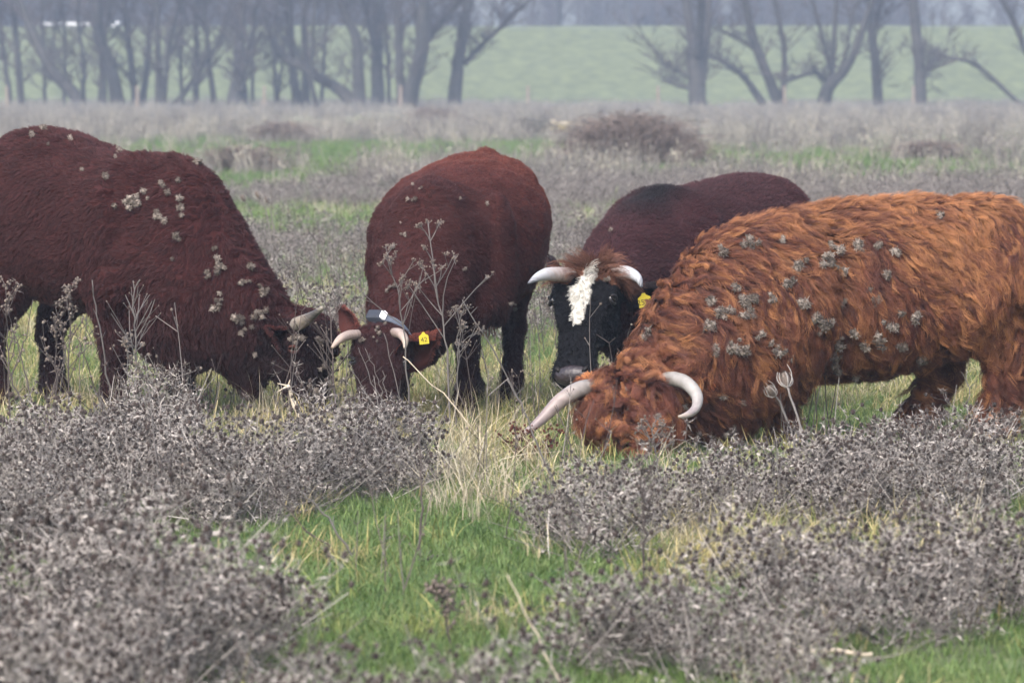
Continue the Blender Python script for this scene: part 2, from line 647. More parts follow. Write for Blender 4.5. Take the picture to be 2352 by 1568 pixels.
def far_tuft(seed, h):
    rs = np.random.RandomState(seed)
    mb = MB()
    for i in range(16):
        b = np.array([rs.randn() * 0.14, rs.randn() * 0.14, -0.02])
        e = b + np.array([rs.randn() * 0.16, rs.randn() * 0.16, 1]) * h * rs.uniform(0.4, 1.0)
        mb.tube([b, (b + e) / 2 + rs.randn(3) * 0.01, e], [0.006, 0.005, 0.003], 3, 0, False)
        for k in range(4):
            q = b + (e - b) * rs.uniform(0.4, 1)
            o = rdir(rs, rs.uniform(0.2, 1.2))
            s = norm(np.cross(o, rs.randn(3))) * 0.008
            mb.tri([q - s, q + s, q + o * rs.uniform(0.05, 0.15)])
    return mb.mesh('far_tuft_%d' % seed, M['far_stem'])


THISTLES = [thistle(100 + k, h=0.40 + 0.03 * (k % 4), nmain=3 + k % 2).mesh('thistle_%d' % k, [M['stem'], M['bract'], M['head']]) for k in range(8)]
SHORT = [grass_tuft(200 + k, 42, 0.022, 0.075, 0.0022, 0.8, 3, 0.055) for k in range(5)]
MIXED = [grass_tuft(220 + k, 24, 0.07, 0.20, 0.0027, 1.0, 4, 0.05, 'mixed') for k in range(5)]
DRY = [grass_tuft(240 + k, 26, 0.2, 0.46, 0.0026, 1.1, 5, 0.06, 'dry') for k in range(5)]
FARK = [far_tuft(260 + k, 0.5 + 0.1 * (k % 3)) for k in range(6)]


def sample_field(y0, y1, dens, margin=1.25, extra=1.0):
    n = int(dens * (y1 - y0) * (y0 + y1) / 2 * 0.228 * margin + dens * (y1 - y0) * extra)
    y = np.sqrt(RS.uniform(y0 * y0, y1 * y1, n))
    hw = y * 0.114 * margin + extra / 2
    x = RS.uniform(-1, 1, n) * hw
    return x, y


def place(name, x, y, s0, s1, sources, tilt=0.15):
    n = len(x)
    rot = np.c_[RS.randn(n) * tilt, RS.randn(n) * tilt, RS.uniform(0, 6.28, n)]
    return scatter(name, np.c_[x, y, ground_z(x, y)], rot, RS.uniform(s0, s1, n), RS.randint(0, len(sources), n), sources)


# dead thistles
x1, y1 = sample_field(10.6, 23.2, 42)
k = RS.rand(len(x1)) < thicket(x1, y1)
x2, y2 = sample_field(22.5, 70, 11)
k2 = (RS.rand(len(x2)) < thicket(x2, y2) ** 1.3 * 0.9)
pxx, pyy = to_px(x2, y2)
x1, y1 = np.r_[x1[k], x2[k2]], np.r_[y1[k], y2[k2]]
und = place('dead_thistle_undergrowth', x1, y1, 0.30, 0.80, THISTLES, 0.3)
tag(und, 'grey mass of dead spiky thistles covering the meadow around the cattle', 'undergrowth')
x1, y1 = sample_field(62, 266, 2.6)
k = RS.rand(len(x1)) < thicket(x1, y1) ** 1.2
sz = np.interp(y1[k], [62, 266], [0.85, 1.35])
o = place('distant_undergrowth', x1[k], y1[k], 0.35, 1.15, FARK, 0.25)
tag(o, 'blurred grey brown dead weeds across the far half of the meadow', 'undergrowth')
# grass
x1, y1 = sample_field(10.8, 40, 230)
g = green(x1, y1)
k = RS.rand(len(x1)) < g * (1 - 0.75 * np.clip(thicket(x1, y1), 0, 1)) * np.interp(y1, [20, 40], [1, 0.5])
o = place('green_grass', x1[k], y1[k], 0.7, 1.25, SHORT)
tag(o, 'short green grass in the openings between dead thistles', 'grass')
x1, y1 = sample_field(40, 130, 26)
k = RS.rand(len(x1)) < green(x1, y1) ** 1.2 * (1 - 0.6 * np.clip(thicket(x1, y1), 0, 1))
o = place('distant_grass', x1[k], y1[k], 1.6, 3.0, SHORT)
tag(o, 'green grass strips in the middle of the meadow', 'grass')
x1, y1 = sample_field(11.2, 36, 60)
k = RS.rand(len(x1)) < np.clip(1.12 - green(x1, y1), 0.04, 1) ** 1.5 * (1 - 0.6 * np.clip(thicket(x1, y1), 0, 1))
o = place('yellowing_grass', x1[k], y1[k], 0.6, 1.2, MIXED)
tag(o, 'yellowing half dead grass between the thistles', 'grass')
x1, y1 = sample_field(14.5, 60, 9)
dm = np.clip(1.1 - green(x1, y1) * 1.2, 0, 1) * (fbm(np.c_[x1 * 0.9, y1 * 0.5, 0 * x1 + 31], 2) > 0.5)
k = RS.rand(len(x1)) < dm * 0.8
px_, py_ = to_px(x1, y1)
k |= (px_ > 930) & (px_ < 1260) & (py_ > 1010) & (py_ < 1220) & (RS.rand(len(x1)) < 0.8)
o = place('dry_grass', x1[k], y1[k], 0.35, 0.8, DRY)
tag(o, 'straw coloured dry grass arching between the thistle beds', 'grass')


def dry_stem_mesh(seed):
    rs = np.random.RandomState(seed)
    mb = MB()
    for i in range(3):
        b = np.array([rs.randn() * .06, rs.randn() * .06, -.02])
        h = rs.uniform(.3, .75)
        e = b + np.array([rs.randn() * .18, rs.randn() * .18, 1]) * h
        c = curve_pts(b, e, .05, 6, rs)
        mb.tube(c, np.linspace(.0034, .0016, 6), 3, i % 2, False)
        for k in range(rs.randint(3, 9)):
            q = c[rs.randint(2, 6)]
            o = rdir(rs, rs.uniform(.4, 1.6))
            e2 = q + o * h * rs.uniform(.06, .2)
            mb.tube([q, e2], [.0017, .0012], 3, i % 2, False)
            if rs.rand() < .7:
                mb.ball(e2, .005 * rs.uniform(.7, 1.5), 2, seg=5, ring=3)
    return mb.mesh('dry_stem_%d' % seed, [M['dark_stem'], M['stem'], M['umbel']])


STEMS = [dry_stem_mesh(280 + k) for k in range(7)]
x1, y1 = sample_field(14.5, 45, 3.2)
px_, py_ = to_px(x1, y1)
w = np.where(py_ > 1190, .12, np.where(py_ > 1000, .3, .75)) * np.clip((fbm(np.c_[x1 * .8, y1 * .5, 0 * x1 + 44], 2) - .33) * 4, 0, 1)
w = np.where((px_ < 420) & (py_ < 1080) & (py_ > 900), 1, w)
k = RS.rand(len(x1)) < w
o = place('dry_stems', x1[k], y1[k], 0.6, 1.15, STEMS, 0.14)
tag(o, 'thin dry stems standing loosely among the grass and thistles', 'dry stems')


# ------------------------------------------------------------------ cattle
def smooth_path(pts, k, vals=None):
    """Catmull-Rom through pts; returns k points and the interpolated vals."""
    pts = np.asarray(pts, float)
    n = len(pts)
    t = np.linspace(0, n - 1, k)
    i = np.minimum(t.astype(int), n - 2)
    f = (t - i)[:, None]
    g = lambda a, j: a[np.clip(j, 0, n - 1)]

    def cr(a):
        p0, p1, p2, p3 = g(a, i - 1), g(a, i), g(a, i + 1), g(a, i + 2)
        return 0.5 * (2 * p1 + (p2 - p0) * f + (2 * p0 - 5 * p1 + 4 * p2 - p3) * f ** 2 + (3 * p1 - p0 - 3 * p2 + p3) * f ** 3)
    r = cr(pts)
    if vals is None:
        return r
    v = np.asarray(vals, float)
    if v.ndim == 1:
        v = v[:, None]
    return r, np.maximum(cr(v), 0.001)


def ring(c, u, v, ru, rv, n=20, p=0.9):
    a = np.linspace(0, 2 * math.pi, n, endpoint=False)
    ca, sa = np.cos(a), np.sin(a)
    return c + u * (np.sign(ca) * np.abs(ca) ** p * ru)[:, None] + v * (np.sign(sa) * np.abs(sa) ** p * rv)[:, None]


def limb(mb, pts, rads, k=22, n=14, fwd=(1, 0, 0), p=1.0):
    """A limb through pts; rads = (fore-aft, sideways) per point."""
    c, r = smooth_path(pts, k, rads)
    t = norm(np.gradient(c, axis=0))
    rg = []
    for i in range(k):
        u = np.array(fwd, float)
        u = norm(u - t[i] * np.dot(u, t[i]))
        v = np.cross(t[i], u)
        rg.append(ring(c[i], u, v, r[i, 0], r[i, 1], n, p))
    mb.rings(rg)


class Cow:
    def __init__(s, name, label, origin, heading, H=1.3):
        s.root = tag(empty(name, (origin[0], origin[1], 0), heading), label, 'cow', 'cattle grazing in the meadow')
        s.o = np.array([origin[0], origin[1], 0.0])
        s.h = heading
        c, n = math.cos(heading), math.sin(heading)
        s.R = np.array([[c, -n, 0], [n, c, 0], [0, 0, 1]])
        s.mb = MB()
        s.H = H

    def L(s, px, py, d):
        return (P(px, py, d) - s.o) @ s.R

    def Ld(s, v):
        return np.asarray(v, float) @ s.R

    def W(s, p):
        return np.asarray(p) @ s.R.T + s.o

    def trunk(s, st):
        """st: rows of x, z top, z bottom, half width, height share of the widest point, y shift"""
        st = np.asarray(st, float)
        c = smooth_path(st, 40)
        rg = []
        n = 28
        a = np.linspace(0, 2 * math.pi, n, endpoint=False)
        for x, zt, zb, w, m, y in c:
            zm = zb + (zt - zb) * m
            ca, sa = np.cos(a), np.sin(a)
            yy = np.sign(ca) * np.abs(ca) ** 0.85 * w + y
            zz = np.where(sa > 0, zm + np.abs(sa) ** 0.95 * (zt - zm), zm - np.abs(sa) ** 0.85 * (zm - zb))
            rg.append(np.c_[np.full(n, x), yy, zz])
        s.mb.rings(rg)

    def bones(s, hip, zh, zs, ys=.27, k=1.0):
        for e in (-1, 1):
            s.mb.ball((hip, e * .25 * k, zh - .075), (.11, .08, .075), seg=12, ring=8)
            s.mb.ball((hip - .25, e * .11 * k, zh - .15), (.09, .07, .08), seg=12, ring=8)
            s.mb.ball((.36, e * ys * k, zs), (.18, .10, .31), seg=14, ring=10)
            s.mb.ball((.47, e * (ys - .01) * k, zs - .22), (.13, .10, .14), seg=12, ring=8)
            s.mb.ball((hip + .06, e * .27 * k, zh - .42), (.17, .09, .24), 0, seg=12, ring=8)
        s.mb.ball((hip - .29, 0, zh - .03), (.08, .06, .07), seg=10, ring=7)

    def neck(s, rows):
        """rows: top point, bottom point (own space), half width - from inside the trunk to the poll"""
        A = smooth_path([r[0] for r in rows], 26)
        B, w = smooth_path([r[1] for r in rows], 26, [r[2] for r in rows])
        c = (A + B) / 2
        t = norm(np.gradient(c, axis=0))
        rg = []
        a = np.linspace(0, 2 * math.pi, 24, endpoint=False)
        ca, sa = np.cos(a), np.sin(a)
        for i in range(26):
            up = (A[i] - B[i]) / 2
            side = norm(np.cross(t[i], norm(up)))
            ww = np.sign(ca) * np.abs(ca) ** 0.9 * w[i, 0] * np.where(sa < 0, 1 - 0.45 * np.abs(sa) ** 1.5, 1 - 0.15 * np.abs(sa) ** 2)
            rg.append(c[i] + up * (np.sign(sa) * np.abs(sa) ** 0.95)[:, None] + side * ww[:, None])
        s.mb.rings(rg)
        s.nk = (A, B, w[:, 0], t)

    def head(s, poll, muz, front, scale=1.0, wide=1.0):
        s.poll, s.muz = np.asarray(poll), np.asarray(muz)
        s.hl = np.linalg.norm(s.muz - s.poll)
        s.hd = norm(s.muz - s.poll)
        f = np.asarray(front, float)
        s.fn = norm(f - s.hd * np.dot(f, s.hd))
        s.side = np.cross(s.fn, s.hd)          # the animal's left when it faces along fn with the muzzle down
        k = s.hl / 0.5 * scale
        s.k = k
        T = [(-0.09, -0.02, -0.09, .055), (-0.03, .015, -.14, .092), (0.05, .04, -.17, .112), (.16, .052, -.205, .121), (.28, .056, -.225, .122), (.40, .050, -.205, .104), (.55, .040, -.155, .084),
             (.70, .036, -.118, .074), (.84, .036, -.10, .078), (.93, .030, -.095, .084), (1.0, .010, -.085, .076), (1.04, -.02, -.065, .046)]
        rg = []
        c = smooth_path(np.array(T), 34)
        n = 24
        a = np.linspace(0, 2 * math.pi, n, endpoint=False)
        for t, fo, ba, w in c:
            o = s.poll + s.hd * t * s.hl
            ca, sa = np.cos(a), np.sin(a)
            hm = 0.0
            ff = np.where(sa > 0, np.abs(sa) ** 0.75 * fo, -np.abs(sa) ** 0.95 * abs(ba)) * k
            if fo < 0:
                ff = (fo + ba) / 2 * k + sa * (fo - ba) / 2 * k
            ww = np.sign(ca) * np.abs(ca) ** 0.85 * w * k * wide * np.where(sa < 0, 1 - 0.35 * np.abs(sa) ** 1.5, 1)
            rg.append(o + s.fn * ff[:, None] + s.side * ww[:, None])
        s.mb.rings(rg)
        for e in (-1, 1):                     # brows and cheeks
            b = s.poll + s.hd * 0.235 * s.hl + s.side * e * 0.095 * k * wide + s.fn * 0.022 * k
            s.mb.ball(b, (0.034 * k, 0.05 * k, 0.03 * k), 0, (s.side, s.hd, s.fn), 10, 7)
            b = s.poll + s.hd * 0.40 * s.hl + s.side * e * 0.07 * k * wide - s.fn * 0.09 * k
            s.mb.ball(b, (0.045 * k, 0.1 * k, 0.07 * k), 0, (s.side, s.hd, s.fn), 10, 7)
        s.wide = wide

    def leg(s, pts, rads, p=1.0):
        limb(s.mb, pts, rads, 26, 14)

    def front_leg(s, y, x=0.38, foot_dx=0.0, foot_dy=0.0, k=1.0, z=1.0, k1=1.1):
        s.leg([(x + .06, y * .8, .98 * z), (x + .05, y, .82 * z), (x - .01, y * 1.06, .66 * z), (x + foot_dx * .25 + .01, y + foot_dy * .3, .50), (x + foot_dx * .55 + .015, y + foot_dy * .55, .38),
               (x + foot_dx * .8 + .0, y + foot_dy * .8, .23), (x + foot_dx + .0, y + foot_dy, .11), (x + foot_dx + .02, y + foot_dy, .05), (x + foot_dx + .035, y + foot_dy, -.01)],
              np.array([(.16, .06), (.18, .085), (.125, .085), (.082, .068), (.062, .056), (.044, .042), (.053, .052), (.055, .055), (.066, .062)]) * np.linspace(k, k1, 9)[:, None])

    def hind_leg(s, y, x=-0.6, foot_dx=0.0, foot_dy=0.0, k=1.0, z=1.0, k1=1.1):
        s.leg([(x + .02, y * .7, 1.08 * z), (x + .03, y * .95, .93 * z), (x + .08, y * 1.12, .76 * z), (x + .0 + foot_dx * .2, y * 1.06, .60), (x - .10 + foot_dx * .45, y + foot_dy * .4, .47), (x - .13 + foot_dx * .6, y + foot_dy * .6, .38),
               (x - .10 + foot_dx * .8, y + foot_dy * .8, .24), (x - .07 + foot_dx, y + foot_dy, .11), (x - .04 + foot_dx, y + foot_dy, .05), (x - .03 + foot_dx, y + foot_dy, -.01)],
              np.array([(.18, .07), (.24, .12), (.20, .12), (.125, .085), (.078, .058), (.066, .052), (.048, .043), (.055, .052), (.057, .055), (.066, .062)]) * np.linspace(k, k1, 10)[:, None])

    def skin(s, voxel=0.013, smooth=7, fn_col=None, bumpy=0.0):
        me = s.mb.mesh('raw', M['skin'])
        o = bpy.data.objects.new('raw', me)
        COL.objects.link(o)
        r = o.modifiers.new('r', 'REMESH')
        r.mode = 'VOXEL'
        r.voxel_size = voxel
        sm = o.modifiers.new('s', 'SMOOTH')
        sm.factor, sm.iterations = 0.5, smooth
        dg = bpy.context.evaluated_depsgraph_get()
        dg.update()
        m2 = bpy.data.meshes.new_from_object(o.evaluated_get(dg))
        bpy.data.objects.remove(o)
        m2.name = 'body'
        co = np.empty(len(m2.vertices) * 3)
        m2.vertices.foreach_get('co', co)
        co = co.reshape(-1, 3)
        no = np.empty(len(m2.vertices) * 3)
        m2.vertices.foreach_get('normal', no)
        no = no.reshape(-1, 3)
        if bumpy:
            d = (fbm(co * np.array([9, 9, 14]), 3) - 0.5) * bumpy + (fbm(co * np.array([6, 6, 25]) + 3 * fbm(co * 4, 2)[:, None], 2) - 0.5) * bumpy * 1.2
            co = co + no * d[:, None]
            m2.vertices.foreach_set('co', co.ravel())
        m2.polygons.foreach_set('use_smooth', [True] * len(m2.polygons))
        m2.materials.clear()
        m2.materials.append(M['skin'])
        col = fn_col(co, s)
        a = m2.color_attributes.new('tint', 'FLOAT_COLOR', 'POINT')
        a.data.foreach_set('color', np.c_[col * 0.8, np.ones(len(col))].ravel())
        m2.update()
        s.body = link('body', m2, s.root)
        m2.calc_loop_triangles()
        s.tri = np.empty(len(m2.loop_triangles) * 3, np.int32)
        m2.loop_triangles.foreach_get('vertices', s.tri)
        s.tri = s.tri.reshape(-1, 3)
        s.co = co
        s.bvh = BVHTree.FromPolygons([Vector(c) for c in co], s.tri.tolist())
        s.fn_col = fn_col
        return s.body

    def hit(s, px, py):
        """Where the view line through (px, py) meets the animal's body, in its own space."""
        o = (CAMP - s.o) @ s.R
        d = norm(ray(px, py) @ s.R)
        h = s.bvh.ray_cast(Vector(o), Vector(d))
        return (None, None) if h[0] is None else (np.array(h[0]), np.array(h[1]))

    def coat(s, n, n_guide, length, rad, comb, lift=0.012, wave=0.0, freq=30.0, clump=0.6, npts=5, mtl='coat', jit=0.12, col_var=0.25, back=0.25, root=0.0, skip=None, lock_col=None):
        co, tri = s.co, s.tri
        A, B, C = co[tri[:, 0]], co[tri[:, 1]], co[tri[:, 2]]
        nr = np.cross(B - A, C - A)
        ar = np.linalg.norm(nr, axis=1) / 2
        nr = norm(nr)
        cl = (CAMP - s.o) @ s.R
        vis = np.sum(nr * norm(cl - (A + B + C) / 3), axis=1) > -0.4
        w = ar * np.where(vis, 1, back)
        if skip is not None:
            w = w * (1 - skip((A + B + C) / 3, s))
        w = w / w.sum()

        def samp(m):
            t = RS.choice(len(w), m, p=w)
            u, v = RS.rand(m), RS.rand(m)
            q = u + v > 1
            u[q], v[q] = 1 - u[q], 1 - v[q]
            return A[t] + (B[t] - A[t]) * u[:, None] + (C[t] - A[t]) * v[:, None], nr[t]
        gp, gn = samp(n_guide)
        gl = length(gp, s)
        paths = np.empty((n_guide, npts, 3))
        paths[:, 0] = gp
        cur, nn = gp.copy(), gn.copy()
        ph = RS.rand(n_guide) * 6.28
        ph2 = RS.rand(n_guide) * 6.28
        amp = wave(gp, s) if callable(wave) else np.full(n_guide, wave)
        fr = freq * RS.uniform(0.7, 1.4, n_guide)
        swirl = (fbm(gp * 7, 2) - 0.5)[:, None]
        swirl2 = (fbm(gp * 16 + 5, 2) - 0.5)[:, None]
        for i in range(1, npts):
            d = comb(cur, nn, s)
            d = norm(d - nn * np.sum(d * nn, axis=1, keepdims=True))
            sd = np.cross(nn, d)
            d = norm(d + sd * swirl * 2.2 + sd * swirl2 * 1.6)
            st = (gl / (npts - 1))[:, None]
            nxt = cur + d * st
            for j in range(n_guide):
                h = s.bvh.find_nearest(Vector(nxt[j]), 0.3)
                if h[0] is not None:
                    nxt[j] = h[0]
                    nn[j] = h[1]
            cur = nxt
            t = i / (npts - 1)
            hgt = lift * (t ** 0.8) * (0.6 + 0.8 * np.abs(np.sin(ph2))) * (gl / max(gl.mean(), 1e-6))
            sl = t * gl * fr
            paths[:, i] = cur + nn * hgt[:, None] + np.cross(nn, d) * (amp * np.sin(sl + ph) * t ** 0.5)[:, None] + nn * (np.abs(amp) * 0.7 * np.cos(sl + ph) * t ** 0.5)[:, None]
        kd = KDTree(n_guide)
        for i, q in enumerate(gp):
            kd.insert(q, i)
        kd.balance()
        rp, rn = samp(n)
        gi = np.array([kd.find(q)[1] for q in rp])
        t = np.linspace(0, 1, npts)
        off = (rp - gp[gi])[:, None, :] * (1 - clump * t[None, :, None] ** 0.7)
        ls = RS.uniform(0.65, 1.1, n)[:, None, None]
        X = gp[gi][:, None, :] + (paths[gi] - gp[gi][:, None, :]) * ls + off
        X = X + RS.randn(n, 1, 3) * (jit * gl[gi])[:, None, None] * (t[None, :, None] ** 1.3)
        X[:, 0] -= rn * 0.004
        cu = bpy.data.hair_curves.new('coat')
        cu.add_curves([npts] * n)
        cu.attributes['position'].data.foreach_set('vector', X.astype(np.float32).ravel())
        a = cu.attributes.get('radius') or cu.attributes.new('radius', 'FLOAT', 'POINT')
        a.data.foreach_set('value', (rad * np.tile(np.linspace(1, 0.35, npts), n) * np.repeat(RS.uniform(0.7, 1.2, n), npts)).astype(np.float32))
        col = s.fn_col(rp, s)
        g_var = RS.uniform(1 - col_var, 1 + col_var, n_guide)[gi]
        col = col * g_var[:, None] * RS.uniform(0.85, 1.15, n)[:, None]
        if lock_col is not None:
            col = lock_col(col, rp, gi, n_guide)
        a = cu.attributes.new('tint', 'FLOAT_COLOR', 'CURVE')
        a.data.foreach_set('color', np.c_[col, np.ones(n)].astype(np.float32).ravel())
        cu.materials.append(M[mtl])
        o = link('coat', cu, s.root)
        return o

    def horn(s, pts, rads, cols, dim=.58):
        """pts in the cow's own space; cols from base to tip"""
        mb = MB()
        c, r = smooth_path(pts, 46, rads)
        tk = np.linspace(0, 1, 46)
        r = r * (1 + 0.022 * np.sin(tk * 85 + np.sin(tk * 23)) * np.clip(1.1 - tk * 1.6, 0, 1))[:, None]
        mb.tube(c, r[:, 0], 14, 0)
        me = mb.mesh('horn', M['horn'], True)
        t = np.repeat(np.linspace(0, 1, 46), 14)
        cc = np.array(cols, float) * dim
        kx = np.linspace(0, 1, len(cc))
        t2 = np.clip(t + 0.05 * np.sin(np.arange(len(t)) * 1.7), 0, 1)
        col = np.stack([np.interp(t2, kx, cc[:, i]) for i in range(3)], 1)
        col = col * (1 - 0.16 * (np.sin(t * 85 + np.sin(t * 23)) < -0.3) * np.clip(1.2 - t * 1.7, 0, 1))[:, None]
        a = me.color_attributes.new('tint', 'FLOAT_COLOR', 'POINT')
        a.data.foreach_set('color', np.c_[col, np.ones(len(col))].ravel())
        return link('horn', me, s.root)

    def ear(s, base, tip, width, openn, col, inner=None, hair=0.02, nh=1500, droop=0.0):
        """A cupped leaf-shaped ear with its own short hair as a sub-part."""
        base, tip = np.asarray(base, float), np.asarray(tip, float)
        ax = norm(tip - base)
        ln = np.linalg.norm(tip - base)
        on = np.asarray(openn, float)
        on = norm(on - ax * np.dot(on, ax))
        sd = np.cross(on, ax)
        nu, nv = 12, 9
        V, F = [], []
        for lay in (0, 1):
            for i in range(nu):
                t = i / (nu - 1)
                w = width * (0.30 + 0.70 * math.sin(math.pi * min(t * 1.15 + 0.12, 1)) ** 0.8) * (1 if t < 0.75 else math.sqrt(max(1 - ((t - 0.75) / 0.26) ** 2, 0.02)))
                for j in range(nv):
                    q = (j / (nv - 1)) * 2 - 1
                    cup = width * 0.75 * (q * q) * (1 - 0.5 * t) - droop * t * t
                    p = base + ax * ln * t + sd * w * 0.5 * q + on * cup - on * (0.012 * (1 - abs(q)) + 0.002) * lay
                    V.append(p)
        N = nu * nv
        for i in range(nu - 1):
            for j in range(nv - 1):
                a = i * nv + j
                F.append((a, a + 1, a + nv + 1, a + nv))
                F.append((N + a, N + a + nv, N + a + nv + 1, N + a + 1))
        for i in range(nu - 1):
            for j in (0, nv - 1):
                a = i * nv + j
                F.append((a, a + nv, N + a + nv, N + a))
        for j in range(nv - 1):
            a = (nu - 1) * nv + j
            F.append((a, a + 1, N + a + 1, N + a))
        me = bpy.data.meshes.new('ear')
        me.from_pydata([tuple(v) for v in V], [], F)
        me.materials.append(M['skin'])
        me.polygons.foreach_set('use_smooth', [True] * len(F))
        cc = np.tile(np.array(col, float), (2 * N, 1))
        if inner is not None:
            cc[:N] = inner
        a = me.color_attributes.new('tint', 'FLOAT_COLOR', 'POINT')
        a.data.foreach_set('color', np.c_[cc, np.ones(2 * N)].ravel())
        e = link('ear', me, s.root)
        V = np.array(V)
        i = RS.randint(0, nu - 1, nh)
        j = RS.randint(0, nv - 1, nh)
        lay = RS.rand(nh) < 0.62
        u, v = RS.rand(nh, 1), RS.rand(nh, 1)
        a0 = np.where(lay, N, 0) + i * nv + j
        q = V[a0] * (1 - u) * (1 - v) + V[a0 + 1] * (1 - u) * v + V[a0 + nv] * u * (1 - v) + V[a0 + nv + 1] * u * v
        edge = (np.abs((j + v[:, 0]) / (nv - 1) * 2 - 1))[:, None]
        outw = np.where(lay[:, None], -on, on) * 0.4 + sd * np.sign((j + v[:, 0:1].ravel())[:, None] - (nv - 1) / 2) * edge * 0.9 + ax * 0.75
        d = norm(outw + RS.randn(nh, 3) * 0.25)
        L_ = hair * RS.uniform(0.6, 1.2, (nh, 1))
        X = np.stack([q, q + d * L_ * 0.5, q + d * L_ + np.array([0, 0, -0.3]) * L_], 1)
        cu = bpy.data.hair_curves.new('ear_hair')
        cu.add_curves([3] * nh)
        cu.attributes['position'].data.foreach_set('vector', X.astype(np.float32).ravel())
        r = cu.attributes.get('radius') or cu.attributes.new('radius', 'FLOAT', 'POINT')
        r.data.foreach_set('value', np.tile(np.array([1.0, 0.8, 0.4], np.float32) * 0.0012, nh))
        at = cu.attributes.new('tint', 'FLOAT_COLOR', 'CURVE')
        k = np.array(col, float) * RS.uniform(0.7, 1.3, (nh, 1))
        if inner is not None:
            k = np.where(lay[:, None], k, np.array(inner) * RS.uniform(0.7, 1.3, (nh, 1)))
        at.data.foreach_set('color', np.c_[k, np.ones(nh)].astype(np.float32).ravel())
        cu.materials.append(M['coat'])
        link('ear_hair', cu, e)
        return e

    def eye(s, e, lid=None, r=0.021, t=0.295, f=0.002):
        p0 = s.poll + s.hd * t * s.hl + s.side * e * 0.3 + s.fn * (f * s.k + 0.05)
        tgt = s.poll + s.hd * t * s.hl + s.fn * f * s.k
        h = s.bvh.ray_cast(Vector(p0), Vector(norm(tgt - p0)))
        c = np.array(h[0]) if h[0] is not None else tgt + s.side * e * .11 * s.k
        n = np.array(h[1]) if h[0] is not None else s.side * e
        mb = MB()
        mb.ball(c - n * r * 0.45, r, 0, (s.side, s.hd, s.fn), 14, 10)
        ey = mb.build('eye', M['eye'], s.root, True)
        mb = MB()
        u = norm(s.hd - n * np.dot(s.hd, n))
        v = np.cross(n, u)
        for sg in (1, -1):       # upper and lower lid
            pts = []
            for a in np.linspace(-1.35, 1.35, 9):
                pts.append(c + v * 0 + (np.cross(u, n) * math.sin(a) * r * 1.25) + (-u * sg * math.cos(a) * r * 0.85) + n * r * (0.35 * math.cos(a) + 0.05))
            mb.tube(pts, np.array([.3, .6, .8, .9, 1, .9, .8, .6, .3]) * r * 0.42, 6)
        mb.build('eyelid', lid or M['dark_skin'], ey, True)
        return c

    def nose(s, mtl=None):
        k = s.k
        mb = MB()
        c = s.poll + s.hd * s.hl * 0.955 + s.fn * 0.006 * k
        mb.ball(c - s.fn * 0.012 * k, (0.078 * k * s.wide, 0.047 * k, 0.048 * k), 0, (s.side, s.hd, s.fn), 18, 12)
        o = mb.build('nose', mtl or M['nose'], s.root, True)
        for e in (-1, 1):
            nb = MB()
            a = c + s.side * e * 0.046 * k * s.wide + s.fn * 0.021 * k - s.hd * 0.008 * k
            pts = [a + s.side * e * 0.016 * k - s.hd * 0.020 * k - s.fn * 0.008 * k, a + s.side * e * 0.010 * k - s.hd * .006 * k, a - s.side * e * 0.004 * k + s.hd * 0.008 * k]
            nb.tube(pts, np.array([0.006, 0.011, 0.008]) * k, 8)
            nb.build('nostril', M['nostril'], o, True)
        return o

    def hooves(s, feet):
        for x, y in feet:
            for e in (-1, 1):
                mb = MB()
                c = np.array([x + 0.02, y + e * 0.027, 0])
                rg = [ring(c + np.array([0.012, 0, 0.0]), np.array([1, 0, 0]), np.array([0, 1, 0]), 0.068, 0.030, 12),
                      ring(c + np.array([0, 0, 0.035]), np.array([1, 0, 0]), np.array([0, 1, 0]), 0.060, 0.029, 12),
                      ring(c + np.array([-0.012, 0, 0.07]), np.array([1, 0, 0]), np.array([0, 1, 0]), 0.052, 0.026, 12)]
                mb.rings(rg)
                mb.build('hoof', M['hoof'], s.root, True)

    def tail(s, pts, rads, col, tuft=0.25, n=900):
        mb = MB()
        c, r = smooth_path(pts, 20, rads)
        mb.tube(c, r[:, 0], 10)
        me = mb.mesh('tail', M['skin'], True)
        a = me.color_attributes.new('tint', 'FLOAT_COLOR', 'POINT')
        a.data.foreach_set('color', np.tile(np.array([*col, 1.0]), len(me.vertices)))
        o = link('tail', me, s.root)
        q = c[RS.randint(8, 20, n)] + RS.randn(n, 3) * 0.012
        d = norm(np.array([0, 0, -1.0]) + RS.randn(n, 3) * 0.12)
        L_ = tuft * RS.uniform(0.5, 1, (n, 1))
        X = np.stack([q, q + d * L_ * .35 + RS.randn(n, 3) * .008, q + d * L_ * .7 + RS.randn(n, 3) * .012, q + d * L_], 1)
        cu = bpy.data.hair_curves.new('tail_hair')
        cu.add_curves([4] * n)
        cu.attributes['position'].data.foreach_set('vector', X.astype(np.float32).ravel())
        rr = cu.attributes.get('radius') or cu.attributes.new('radius', 'FLOAT', 'POINT')
        rr.data.foreach_set('value', np.tile(np.array([1, .9, .7, .3], np.float32) * .0016, n))
        at = cu.attributes.new('tint', 'FLOAT_COLOR', 'CURVE')
        at.data.foreach_set('color', np.c_[np.array(col) * RS.uniform(.6, 1.4, (n, 1)), np.ones(n)].astype(np.float32).ravel())
        cu.materials.append(M['coat'])
        link('tail_hair', cu, o)
        return o

    def burrs(s, spots, lift=0.008):
        """spots: (px, py, how many, spread px, size)"""
        for px, py, m, sp, sz in spots:
            for q in range(m):
                h, n = s.hit(px + RS.randn() * sp * .85, py + RS.randn() * sp * 0.7)
                if h is None:
                    continue
                o = link('burr', BURRS[RS.randint(len(BURRS))], s.root)
                o.location = h + n * lift
                o.rotation_euler = RS.rand(3) * 6.28
                k = sz * RS.uniform(0.6, 1.35)
                o.scale = (k, k, k * RS.uniform(0.8, 1.1))


